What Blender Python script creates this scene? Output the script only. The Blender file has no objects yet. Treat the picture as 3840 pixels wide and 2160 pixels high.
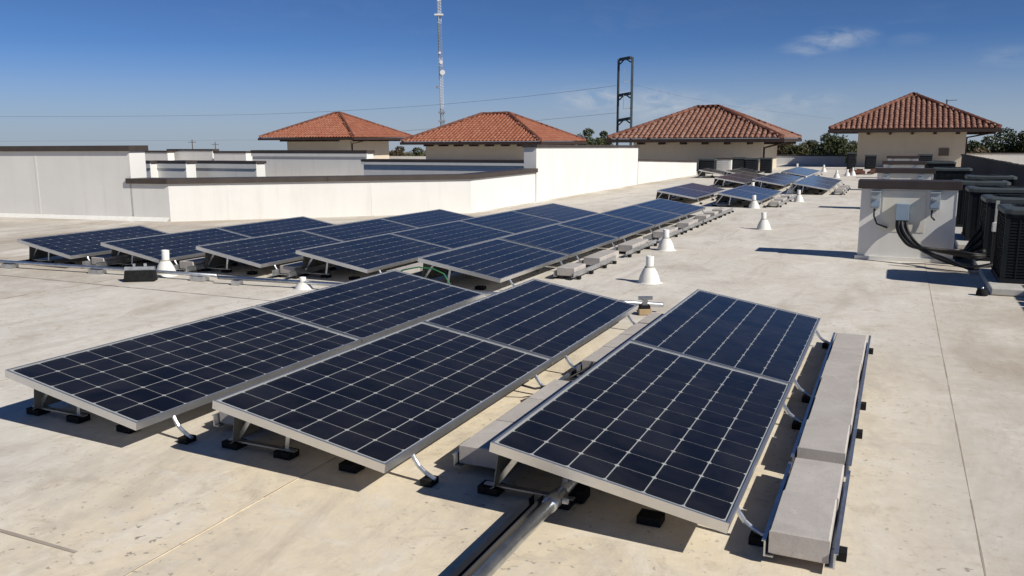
import bpy, math, random
import numpy as np
from mathutils import Matrix, Vector

sc = bpy.context.scene
col = sc.collection
rnd = random.Random(7)

# ------------------------------------------------------------------ camera, sky, sun, exposure
FPX, PITCH, ROLL, CAM_H = 3121.85, 0.175086, -0.004163, 1.5708      # focal length in pixels of a 3840 px wide frame
YAW = 0.431488                                                     # the roof grid (u across the rows, v along them) against the camera
IMG_W, IMG_H = 2576.0, 1449.0                                      # pixel frame used for measuring
FD = FPX * IMG_W / 3840.0

cam_data = bpy.data.cameras.new("camera")
cam_data.sensor_width = 36.0
cam_data.lens = FPX / 3840.0 * 36.0
cam_data.clip_start = 0.05
cam_data.clip_end = 20000.0
cam = bpy.data.objects.new("camera", cam_data)
col.objects.link(cam)
_c, _s, _cr, _sr = math.cos(PITCH), math.sin(PITCH), math.cos(ROLL), math.sin(ROLL)
_x, _up, _f = Vector((1, 0, 0)), Vector((0, _s, _c)), Vector((0, _c, -_s))
_R = _cr * _x + _sr * _up
_U = -_sr * _x + _cr * _up
cam.matrix_world = Matrix(((_R.x, _U.x, -_f.x, 0), (_R.y, _U.y, -_f.y, 0), (_R.z, _U.z, -_f.z, CAM_H), (0, 0, 0, 1)))
sc.camera = cam

SUN_TO = Vector((1.02, -0.84, 1.0)).normalized()
SUN_EL = math.asin(SUN_TO.z)
SUN_AZ = math.atan2(SUN_TO.x, SUN_TO.y)

world = bpy.data.worlds.new("World")
sc.world = world
world.use_nodes = True
wn, wl = world.node_tree.nodes, world.node_tree.links
wn.clear()
w_out = wn.new("ShaderNodeOutputWorld")
w_bg = wn.new("ShaderNodeBackground")
w_sky = wn.new("ShaderNodeTexSky")
w_sky.sky_type = 'NISHITA'
w_sky.sun_disc = False
w_sky.sun_elevation = SUN_EL
w_sky.sun_rotation = SUN_AZ
w_sky.altitude = 0
w_sky.air_density = 0.5
w_sky.dust_density = 0.0
w_sky.ozone_density = 10.0
w_bg.inputs['Strength'].default_value = 0.075
wl.new(w_bg.outputs[0], w_out.inputs[0])

def build_sky():
    """thin cirrus over the clear sky, by direction"""
    tc = wn.new("ShaderNodeTexCoord")
    mp = wn.new("ShaderNodeMapping")
    mp.inputs['Scale'].default_value = (1.0, 1.0, 4.5)
    wl.new(tc.outputs['Generated'], mp.inputs['Vector'])
    n1 = wn.new("ShaderNodeTexNoise")
    n1.inputs['Scale'].default_value = 5.2
    n1.inputs['Detail'].default_value = 8
    n1.inputs['Roughness'].default_value = 0.62
    n1.inputs['Distortion'].default_value = 0.5
    wl.new(mp.outputs[0], n1.inputs['Vector'])
    r1 = wn.new("ShaderNodeMapRange")
    r1.inputs['From Min'].default_value = 0.50
    r1.inputs['From Max'].default_value = 0.85
    r1.inputs['To Max'].default_value = 0.40
    wl.new(n1.outputs['Fac'], r1.inputs['Value'])
    def wisp(px, py, width, amount):
        X, Y = (px - IMG_W / 2) / FD, -(py - IMG_H / 2) / FD
        d = (_R * X + _U * Y + _f).normalized()
        sub = wn.new("ShaderNodeVectorMath"); sub.operation = 'SUBTRACT'
        wl.new(tc.outputs['Generated'], sub.inputs[0]); sub.inputs[1].default_value = d
        scl = wn.new("ShaderNodeVectorMath"); scl.operation = 'MULTIPLY'
        wl.new(sub.outputs[0], scl.inputs[0]); scl.inputs[1].default_value = (1, 1, 3.2)
        ln = wn.new("ShaderNodeVectorMath"); ln.operation = 'LENGTH'
        wl.new(scl.outputs[0], ln.inputs[0])
        rr = wn.new("ShaderNodeMapRange"); rr.interpolation_type = 'SMOOTHSTEP'
        rr.inputs['From Min'].default_value = width; rr.inputs['From Max'].default_value = 0.0
        rr.inputs['To Max'].default_value = amount
        wl.new(ln.outputs['Value'], rr.inputs['Value'])
        return rr
    n2 = wn.new("ShaderNodeTexNoise")
    n2.inputs['Scale'].default_value = 26; n2.inputs['Detail'].default_value = 7; n2.inputs['Roughness'].default_value = 0.6
    n2.inputs['Distortion'].default_value = 0.8
    mp2 = wn.new("ShaderNodeMapping"); mp2.inputs['Scale'].default_value = (1.0, 1.0, 2.6); mp2.inputs['Rotation'].default_value = (0, 0.35, 0)
    wl.new(tc.outputs['Generated'], mp2.inputs['Vector']); wl.new(mp2.outputs[0], n2.inputs['Vector'])
    r2 = wn.new("ShaderNodeMapRange"); r2.inputs['From Min'].default_value = 0.38; r2.inputs['From Max'].default_value = 0.66
    wl.new(n2.outputs['Fac'], r2.inputs['Value'])
    acc = None
    for px, py, wd, am in ((2100, 100, 0.055, 0.55), (2030, 122, 0.038, 0.5), (2160, 88, 0.03, 0.4), (1500, 250, 0.07, 0.75), (1660, 268, 0.09, 0.8),
                           (1850, 285, 0.10, 0.6), (2030, 258, 0.06, 0.5), (2290, 100, 0.03, 0.15), (2550, 140, 0.05, 0.18)):
        o = wisp(px, py, wd, am)
        if acc is None: acc = o.outputs[0]
        else:
            mx = wn.new("ShaderNodeMath"); mx.operation = 'MAXIMUM'
            wl.new(acc, mx.inputs[0]); wl.new(o.outputs[0], mx.inputs[1]); acc = mx.outputs[0]
    mu = wn.new("ShaderNodeMath"); mu.operation = 'MULTIPLY'
    wl.new(acc, mu.inputs[0]); wl.new(r2.outputs[0], mu.inputs[1])
    # pale haze low over the horizon, all the way round
    sep = wn.new("ShaderNodeSeparateXYZ"); wl.new(tc.outputs['Generated'], sep.inputs[0])
    hz = wn.new("ShaderNodeMapRange"); hz.interpolation_type = 'SMOOTHSTEP'
    hz.inputs['From Min'].default_value = 0.115; hz.inputs['From Max'].default_value = -0.02
    wl.new(sep.outputs['Z'], hz.inputs['Value'])
    hmix = wn.new("ShaderNodeMix"); hmix.data_type = 'RGBA'
    wl.new(hz.outputs[0], hmix.inputs['Factor']); wl.new(w_sky.outputs[0], hmix.inputs[6])
    hmix.inputs[7].default_value = (4.5, 5.3, 6.3, 1)
    # a few broken wisps elsewhere
    base = wn.new("ShaderNodeMath"); base.operation = 'MULTIPLY'
    wl.new(r1.outputs[0], base.inputs[0]); wl.new(r2.outputs[0], base.inputs[1])
    b2 = wn.new("ShaderNodeMath"); b2.operation = 'MULTIPLY'; wl.new(base.outputs[0], b2.inputs[0]); b2.inputs[1].default_value = 0.22
    mx = wn.new("ShaderNodeMath"); mx.operation = 'MAXIMUM'
    wl.new(mu.outputs[0], mx.inputs[0]); wl.new(b2.outputs[0], mx.inputs[1])
    mix = wn.new("ShaderNodeMix"); mix.data_type = 'RGBA'
    wl.new(mx.outputs[0], mix.inputs['Factor'])
    wl.new(hmix.outputs[2], mix.inputs[6])
    mix.inputs[7].default_value = (6.6, 7.2, 8.0, 1)
    wl.new(mix.outputs[2], w_bg.inputs['Color'])
build_sky()

sun_data = bpy.data.lights.new("sun", 'SUN')
sun_data.energy = 4.6
sun_data.angle = math.radians(0.53)
sun_data.color = (1.0, 0.95, 0.86)
sun = bpy.data.objects.new("sun", sun_data)
sun.rotation_euler = SUN_TO.to_track_quat('Z', 'Y').to_euler()
sun.location = (20, -20, 30)
col.objects.link(sun)

vs = sc.view_settings
vs.view_transform = 'Standard'
vs.look = 'None'
vs.exposure = 0.0
vs.gamma = 1.0
vs.use_curve_mapping = False
sc.cycles.max_bounces = 6
sc.cycles.transparent_max_bounces = 8
sc.cycles.caustics_reflective = False
sc.cycles.caustics_refractive = False

# ------------------------------------------------------------------ measuring: pixels <-> the roof grid
CA, SA = math.cos(YAW), math.sin(YAW)
def A(u, v, z=0.0):
    return Vector((u * CA + v * SA, -u * SA + v * CA, z))
def UV(P):
    return P.x * CA - P.y * SA, P.x * SA + P.y * CA
def proj(P):
    d = Vector((P[0], P[1], P[2] - CAM_H)); w = d.dot(_f)
    return IMG_W / 2 + FD * d.dot(_R) / w, IMG_H / 2 - FD * d.dot(_U) / w
def ground(px, py, z=0.0):
    d = _R * ((px - IMG_W / 2) / FD) + _U * (-(py - IMG_H / 2) / FD) + _f
    t = (z - CAM_H) / d.z
    return UV(d * t)
def bis(fn, lo, hi):
    flo = fn(lo)
    for _ in range(60):
        m = (lo + hi) / 2
        if (fn(m) > 0) == (flo > 0): lo = m
        else: hi = m
    return (lo + hi) / 2
def u_at(px, v, z=1.0, lo=-60, hi=30):
    return bis(lambda u: proj(A(u, v, z))[0] - px, lo, hi)
def v_at(px, u, z=0.5, lo=3, hi=120):
    return bis(lambda v: proj(A(u, v, z))[0] - px, lo, hi)
def z_at(u, v, py):
    return bis(lambda z: proj(A(u, v, z))[1] - py, -30, 90)
def ray_at(px, py, dist):
    """a point seen at a pixel, dist metres out along the view"""
    d = _R * ((px - IMG_W / 2) / FD) + _U * (-(py - IMG_H / 2) / FD) + _f
    return Vector((0, 0, CAM_H)) + d * dist

# ------------------------------------------------------------------ materials
def new_mat(name):
    m = bpy.data.materials.new(name); m.use_nodes = True
    nt = m.node_tree
    return m, nt, nt.nodes, nt.links, nt.nodes['Principled BSDF']
def noise(n, l, vec, scale, detail=5, rough=0.6, dist=0.0):
    t = n.new("ShaderNodeTexNoise")
    t.inputs['Scale'].default_value = scale; t.inputs['Detail'].default_value = detail
    t.inputs['Roughness'].default_value = rough; t.inputs['Distortion'].default_value = dist
    if vec is not None: l.new(vec, t.inputs['Vector'])
    return t.outputs['Fac']
def ramp(n, l, fac, a, b, lo=0.0, hi=1.0, smooth=False):
    r = n.new("ShaderNodeMapRange")
    if smooth: r.interpolation_type = 'SMOOTHSTEP'
    r.inputs['From Min'].default_value = a; r.inputs['From Max'].default_value = b
    r.inputs['To Min'].default_value = lo; r.inputs['To Max'].default_value = hi
    l.new(fac, r.inputs['Value'])
    return r.outputs[0]
def mixc(n, l, fac, a, b):
    m = n.new("ShaderNodeMix"); m.data_type = 'RGBA'
    for sock, val in ((m.inputs['Factor'], fac), (m.inputs[6], a), (m.inputs[7], b)):
        if isinstance(val, (int, float)): sock.default_value = val
        elif isinstance(val, tuple): sock.default_value = val if len(val) == 4 else val + (1,)
        else: l.new(val, sock)
    return m.outputs[2]
def coords(n, kind='Object', scale=None):
    t = n.new("ShaderNodeTexCoord")
    return t.outputs[kind]
def mapped(n, l, vec, scale=(1, 1, 1), rot=(0, 0, 0)):
    m = n.new("ShaderNodeMapping"); m.inputs['Scale'].default_value = scale; m.inputs['Rotation'].default_value = rot
    l.new(vec, m.inputs['Vector'])
    return m.outputs[0]
def bump(n, l, h, strength, dist, b):
    x = n.new("ShaderNodeBump"); x.inputs['Strength'].default_value = strength; x.inputs['Distance'].default_value = dist
    l.new(h, x.inputs['Height']); l.new(x.outputs[0], b.inputs['Normal'])

def mottled(name, ca, cb, scale=3.0, rough=0.8, metal=0.0, bumpy=0.0, kind='Object', spec=0.5, aniso=(1, 1, 1), contrast=(0.35, 0.65)):
    m, nt, n, l, b = new_mat(name)
    v = mapped(n, l, coords(n, kind), aniso)
    f = noise(n, l, v, scale, 6, 0.65)
    l.new(mixc(n, l, ramp(n, l, f, *contrast), ca, cb), b.inputs['Base Color'])
    b.inputs['Roughness'].default_value = rough
    b.inputs['Metallic'].default_value = metal
    b.inputs['Specular IOR Level'].default_value = spec
    if bumpy: bump(n, l, noise(n, l, v, scale * 14, 4), bumpy, 0.01, b)
    return m

def make_roof_mat():
    m, nt, n, l, b = new_mat("roof_membrane")
    v = coords(n)
    big = noise(n, l, v, 0.30, 4, 0.55, 0.4)
    mid = noise(n, l, mapped(n, l, v, (1, 0.6, 1)), 1.5, 7, 0.68, 0.5)
    fine = noise(n, l, v, 11, 8, 0.72)
    c = mixc(n, l, ramp(n, l, big, 0.38, 0.62, smooth=True), (0.72, 0.665, 0.58), (0.745, 0.71, 0.64))
    # yellowed membrane round the first block of panels
    sep = n.new("ShaderNodeSeparateXYZ"); l.new(v, sep.inputs[0])
    def band(sock, a, b_, soft):
        up = ramp(n, l, sock, a - soft, a + soft, smooth=True); dn = ramp(n, l, sock, b_ + soft, b_ - soft, smooth=True)
        q = n.new("ShaderNodeMath"); q.operation = 'MULTIPLY'; l.new(up, q.inputs[0]); l.new(dn, q.inputs[1]); return q.outputs[0]
    mu = n.new("ShaderNodeMath"); mu.operation = 'MULTIPLY'
    l.new(band(sep.outputs[0], -3.4, 0.15, 0.7), mu.inputs[0]); l.new(band(sep.outputs[1], -3.0, 6.2, 1.2), mu.inputs[1])
    mu2 = n.new("ShaderNodeMath"); mu2.operation = 'MULTIPLY'
    l.new(mu.outputs[0], mu2.inputs[0]); l.new(ramp(n, l, mid, 0.25, 0.55, 0.55, 1.0), mu2.inputs[1])
    c = mixc(n, l, mu2.outputs[0], c, (0.86, 0.74, 0.545))
    # pale scuffed and dirty patches
    c = mixc(n, l, ramp(n, l, mid, 0.50, 0.68, 0, 0.75), c, (0.87, 0.83, 0.755))
    blot = noise(n, l, v, 4.2, 6, 0.7, 0.9)
    c = mixc(n, l, ramp(n, l, blot, 0.55, 0.68, 0, 0.6), c, (0.56, 0.475, 0.355))
    c = mixc(n, l, ramp(n, l, blot, 0.44, 0.30, 0, 0.5), c, (0.82, 0.78, 0.71))
    c = mixc(n, l, ramp(n, l, mid, 0.46, 0.26, 0, 0.7), c, (0.46, 0.40, 0.325))
    st = noise(n, l, mapped(n, l, v, (1.0, 0.22, 1)), 2.1, 6, 0.7, 0.8)
    c = mixc(n, l, ramp(n, l, st, 0.52, 0.70, 0, 0.6), c, (0.47, 0.405, 0.325))
    # traffic dirt towards the condensers and along the far wall
    dirt = noise(n, l, mapped(n, l, v, (0.8, 0.5, 1)), 0.85, 6, 0.7, 0.6)
    ms = n.new("ShaderNodeMath"); ms.operation = 'MAXIMUM'
    l.new(ramp(n, l, sep.outputs[0], -0.2, 0.9, 0.0, 1.0, smooth=True), ms.inputs[0]); l.new(ramp(n, l, sep.outputs[0], -7.2, -8.4, smooth=True), ms.inputs[1])
    md = n.new("ShaderNodeMath"); md.operation = 'MULTIPLY'; l.new(ms.outputs[0], md.inputs[0]); l.new(ramp(n, l, dirt, 0.38, 0.60, 0, 0.92), md.inputs[1])
    c = mixc(n, l, md.outputs[0], c, (0.47, 0.405, 0.325))
    worn = noise(n, l, mapped(n, l, v, (0.5, 1.3, 1)), 2.6, 8, 0.75, 1.2)
    c = mixc(n, l, ramp(n, l, worn, 0.57, 0.66, 0, 0.38), c, (0.52, 0.455, 0.375))
    c = mixc(n, l, ramp(n, l, worn, 0.40, 0.31, 0, 0.55), c, (0.86, 0.835, 0.78))
    # specks of grit
    sp = noise(n, l, v, 26, 3, 0.6)
    clus = ramp(n, l, noise(n, l, v, 0.9, 3), 0.42, 0.62)
    k = n.new("ShaderNodeMath"); k.operation = 'MULTIPLY'
    l.new(ramp(n, l, sp, 0.615, 0.70), k.inputs[0]); l.new(clus, k.inputs[1])
    c = mixc(n, l, k.outputs[0], c, (0.30, 0.26, 0.21))
    c = mixc(n, l, ramp(n, l, fine, 0.36, 0.74, 0, 0.34), c, (0.48, 0.425, 0.36))
    l.new(c, b.inputs['Base Color'])
    b.inputs['Roughness'].default_value = 0.85
    b.inputs['Specular IOR Level'].default_value = 0.25
    bump(n, l, mid, 0.25, 0.03, b)
    return m

def make_glass():
    m = bpy.data.materials.new("panel_glass"); m.use_nodes = True
    n, l = m.node_tree.nodes, m.node_tree.links
    n.clear()
    out = n.new("ShaderNodeOutputMaterial"); mix = n.new("ShaderNodeMixShader")
    tr = n.new("ShaderNodeBsdfTransparent"); gl = n.new("ShaderNodeBsdfGlossy")
    tr.inputs['Color'].default_value = (0.96, 0.97, 0.97, 1)
    gl.inputs['Roughness'].default_value = 0.15
    gl.inputs['Color'].default_value = (1, 1, 1, 1)
    fr = n.new("ShaderNodeFresnel"); fr.inputs['IOR'].default_value = 1.33
    l.new(fr.outputs[0], mix.inputs[0]); l.new(tr.outputs[0], mix.inputs[1]); l.new(gl.outputs[0], mix.inputs[2])
    df = n.new("ShaderNodeBsdfDiffuse"); df.inputs['Color'].default_value = (0.52, 0.47, 0.40, 1)
    tcn = n.new("ShaderNodeTexCoord"); geo = n.new("ShaderNodeNewGeometry")
    f1 = noise(n, l, mapped(n, l, geo.outputs['Position'], (1.0, 1.0, 1.0)), 2.3, 7, 0.7, 0.8)
    mx2 = n.new("ShaderNodeMixShader"); l.new(ramp(n, l, f1, 0.38, 0.75, 0.0, 0.032), mx2.inputs[0])
    l.new(mix.outputs[0], mx2.inputs[1]); l.new(df.outputs[0], mx2.inputs[2])
    l.new(mx2.outputs[0], out.inputs[0])
    return m

def make_cell():
    m, nt, n, l, b = new_mat("silicon_cell")
    oi = n.new("ShaderNodeObjectInfo"); ge = n.new("ShaderNodeNewGeometry")
    ad = n.new("ShaderNodeMath"); ad.operation = 'ADD'; l.new(oi.outputs['Random'], ad.inputs[0]); l.new(ge.outputs['Random Per Island'], ad.inputs[1])
    fr = n.new("ShaderNodeMath"); fr.operation = 'FRACT'; l.new(ad.outputs[0], fr.inputs[0])
    l.new(mixc(n, l, fr.outputs[0], (0.0045, 0.0048, 0.0090), (0.0100, 0.0105, 0.0190)), b.inputs['Base Color'])
    b.inputs['Roughness'].default_value = 0.45
    b.inputs['Specular IOR Level'].default_value = 0.3
    return m

def make_tile(ca, cb, cc, name):
    m, nt, n, l, b = new_mat(name)
    oi = n.new("ShaderNodeObjectInfo"); ge = n.new("ShaderNodeNewGeometry")
    ad = n.new("ShaderNodeMath"); ad.operation = 'ADD'; l.new(oi.outputs['Random'], ad.inputs[0]); l.new(ge.outputs['Random Per Island'], ad.inputs[1])
    fr = n.new("ShaderNodeMath"); fr.operation = 'FRACT'; l.new(ad.outputs[0], fr.inputs[0])
    c = mixc(n, l, ramp(n, l, fr.outputs[0], 0, 0.6), ca, cb)
    c = mixc(n, l, ramp(n, l, fr.outputs[0], 0.72, 1.0), c, cc)
    f = noise(n, l, coords(n), 6, 4)
    c = mixc(n, l, ramp(n, l, f, 0.45, 0.75, 0, 0.45), c, (0.16, 0.07, 0.045))
    l.new(c, b.inputs['Base Color']); b.inputs['Roughness'].default_value = 0.8
    return m

def make_leaf(name, ca, cb):
    m, nt, n, l, b = new_mat(name)
    ge = n.new("ShaderNodeNewGeometry")
    l.new(mixc(n, l, ge.outputs['Random Per Island'], ca, cb), b.inputs['Base Color'])
    b.inputs['Roughness'].default_value = 0.6
    b.inputs['Specular IOR Level'].default_value = 0.25
    return m

def make_stucco(name, ca, cb, streak):
    m, nt, n, l, b = new_mat(name)
    v = coords(n)
    f = noise(n, l, v, 0.9, 6, 0.6)
    c = mixc(n, l, ramp(n, l, f, 0.35, 0.65), ca, cb)
    s = noise(n, l, mapped(n, l, v, (2.2, 2.2, 0.16)), 2.4, 5, 0.6)
    c = mixc(n, l, ramp(n, l, s, 0.52, 0.78, 0, 0.42), c, streak)
    l.new(c, b.inputs['Base Color']); b.inputs['Roughness'].default_value = 0.9
    b.inputs['Specular IOR Level'].default_value = 0.2
    bump(n, l, noise(n, l, v, 60, 3), 0.15, 0.01, b)
    return m

def make_concrete():
    m, nt, n, l, b = new_mat("grey_concrete")
    g = n.new("ShaderNodeNewGeometry").outputs['Position']
    oi = n.new("ShaderNodeObjectInfo")
    c = mixc(n, l, ramp(n, l, noise(n, l, g, 4.5, 7, 0.7, 0.6), 0.32, 0.68), (0.44, 0.405, 0.375), (0.57, 0.53, 0.49))
    c = mixc(n, l, ramp(n, l, oi.outputs['Random'], 0, 1, 0, 0.30), c, (0.40, 0.375, 0.35))
    c = mixc(n, l, ramp(n, l, noise(n, l, g, 70, 4, 0.7), 0.58, 0.74, 0, 0.5), c, (0.24, 0.22, 0.20))
    c = mixc(n, l, ramp(n, l, noise(n, l, mapped(n, l, g, (3, 1, 1)), 9, 5, 0.7), 0.58, 0.72, 0, 0.45), c, (0.66, 0.63, 0.59))
    l.new(c, b.inputs['Base Color']); b.inputs['Roughness'].default_value = 0.95; b.inputs['Specular IOR Level'].default_value = 0.15
    bump(n, l, noise(n, l, g, 90, 5, 0.7), 0.3, 0.004, b)
    return m

M = {}
M['roof'] = make_roof_mat()
M['seam'] = mottled("seam_edge", (0.33, 0.285, 0.23), (0.47, 0.41, 0.34), 4, 0.9)
M['glass'] = make_glass()
M['cell'] = make_cell()
M['backsheet'] = mottled("white_backsheet", (0.50, 0.51, 0.53), (0.56, 0.57, 0.58), 2, 0.6)
M['alu'] = mottled("anodized_aluminium", (0.72, 0.71, 0.69), (0.80, 0.79, 0.77), 6, 0.38, 0.9)
M['galv'] = mottled("galvanized_steel", (0.50, 0.52, 0.54), (0.66, 0.68, 0.70), 14, 0.33, 0.9, contrast=(0.4, 0.6))
M['deflector'] = mottled("galvanized_sheet", (0.17, 0.17, 0.155), (0.24, 0.24, 0.22), 5, 0.6, 0.3)
M['rubber'] = mottled("black_rubber", (0.010, 0.010, 0.011), (0.02, 0.02, 0.02), 20, 0.8, spec=0.15)
M['concrete'] = make_concrete()
M['wall_white'] = make_stucco("white_stucco", (0.75, 0.74, 0.70), (0.80, 0.785, 0.75), (0.62, 0.59, 0.53))
M['wall_tan'] = make_stucco("tan_stucco", (0.63, 0.555, 0.445), (0.67, 0.595, 0.48), (0.56, 0.49, 0.39))
M['coping'] = mottled("brown_metal_coping", (0.060, 0.047, 0.040), (0.080, 0.063, 0.053), 3, 0.5, 0.1, spec=0.4)
M['cornice'] = mottled("grey_moulding", (0.34, 0.35, 0.345), (0.40, 0.41, 0.40), 2, 0.9)
M['flash'] = mottled("white_flashing", (0.76, 0.745, 0.69), (0.83, 0.82, 0.77), 9, 0.55)
M['pvc'] = mottled("white_plastic_pipe", (0.80, 0.79, 0.76), (0.86, 0.85, 0.83), 9, 0.4)
M['sealant'] = mottled("grey_sealant", (0.30, 0.27, 0.22), (0.42, 0.38, 0.32), 20, 0.7)
M['fascia'] = mottled("dark_timber", (0.025, 0.014, 0.011), (0.045, 0.026, 0.02), 5, 0.7)
M['tile'] = make_tile((0.32, 0.108, 0.060), (0.36, 0.132, 0.076), (0.39, 0.165, 0.10), "clay_tile")
M['tile_near'] = make_tile((0.265, 0.128, 0.088), (0.32, 0.17, 0.122), (0.37, 0.22, 0.165), 'weathered_clay_tile')
M['pan_near'] = mottled('weathered_clay_pan', (0.12, 0.045, 0.028), (0.17, 0.068, 0.042), 4, 0.9)
M['ridge_tile'] = make_tile((0.13, 0.045, 0.028), (0.18, 0.065, 0.04), (0.24, 0.10, 0.06), "dark_clay_tile")
M['pan'] = mottled("clay_pan", (0.20, 0.065, 0.035), (0.27, 0.095, 0.055), 4, 0.9)
M['ac'] = mottled("dark_green_cabinet", (0.010, 0.013, 0.016), (0.016, 0.020, 0.024), 4, 0.6, 0.0, spec=0.2)
M['ac_top'] = mottled("grey_green_top", (0.050, 0.062, 0.064), (0.072, 0.086, 0.088), 5, 0.55, 0.0)
M['coil'] = mottled("dark_coil", (0.010, 0.012, 0.015), (0.02, 0.024, 0.028), 12, 0.6)
M['pad'] = mottled("pale_pad", (0.45, 0.44, 0.41), (0.56, 0.54, 0.50), 8, 0.9)
M['boxgrey'] = mottled("grey_enclosure", (0.36, 0.40, 0.42), (0.43, 0.47, 0.49), 8, 0.45, 0.2)
M['boxblue'] = mottled("blue_grey_enclosure", (0.25, 0.33, 0.42), (0.29, 0.37, 0.46), 8, 0.5)
M['insul'] = mottled("black_foam_insulation", (0.008, 0.008, 0.009), (0.018, 0.018, 0.019), 15, 0.6)
M['copper'] = mottled("weathered_copper", (0.22, 0.17, 0.12), (0.34, 0.26, 0.18), 15, 0.5, 0.5)
M['screen'] = mottled("charcoal_screen", (0.018, 0.018, 0.018), (0.028, 0.027, 0.026), 1.2, 0.85, aniso=(1, 1, 0.3))
M['steel_dark'] = mottled("dark_steel", (0.05, 0.07, 0.08), (0.08, 0.10, 0.11), 3, 0.6, 0.3)
M['mast'] = mottled("mast_paint", (0.50, 0.50, 0.52), (0.62, 0.62, 0.64), 0.4, 0.6)
M['mast_dark'] = mottled("mast_weathered", (0.22, 0.23, 0.26), (0.30, 0.31, 0.34), 0.4, 0.6)
M['dish'] = mottled("white_dish", (0.80, 0.80, 0.80), (0.86, 0.86, 0.86), 2, 0.4)
M['wire'] = mottled("line_wire", (0.06, 0.07, 0.08), (0.09, 0.10, 0.11), 2, 0.6)
M['green_wire'] = mottled("green_ground_wire", (0.012, 0.13, 0.05), (0.02, 0.18, 0.07), 10, 0.5)
M['bark'] = mottled("bark", (0.09, 0.065, 0.045), (0.14, 0.105, 0.075), 5, 0.95)
M['leaf_a'] = make_leaf("leaf_dark_green", (0.045, 0.058, 0.022), (0.095, 0.108, 0.045))
M['leaf_b'] = make_leaf("leaf_olive", (0.06, 0.065, 0.024), (0.115, 0.11, 0.045))
M['leaf_c'] = make_leaf("leaf_brownish", (0.075, 0.055, 0.027), (0.12, 0.09, 0.045))
M['ground'] = mottled("dry_ground", (0.13, 0.125, 0.065), (0.24, 0.20, 0.125), 0.02, 0.95)
M['louver'] = mottled("brown_louver", (0.16, 0.13, 0.10), (0.2, 0.165, 0.13), 4, 0.7)
M['heap'] = mottled('heap_brown', (0.10, 0.045, 0.03), (0.16, 0.075, 0.05), 6, 0.9)
M['channel_dark'] = mottled('dark_channel', (0.035, 0.04, 0.055), (0.05, 0.055, 0.07), 6, 0.4, 0.5)
M['cream'] = mottled('cream_paint', (0.72, 0.68, 0.57), (0.78, 0.745, 0.65), 5, 0.7)
M['cap_dark'] = mottled('dark_brown_cap', (0.035, 0.024, 0.022), (0.05, 0.035, 0.031), 3, 0.5)
M['tan_cap'] = mottled("tan_plastic", (0.34, 0.24, 0.13), (0.42, 0.31, 0.18), 8, 0.6)

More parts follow.
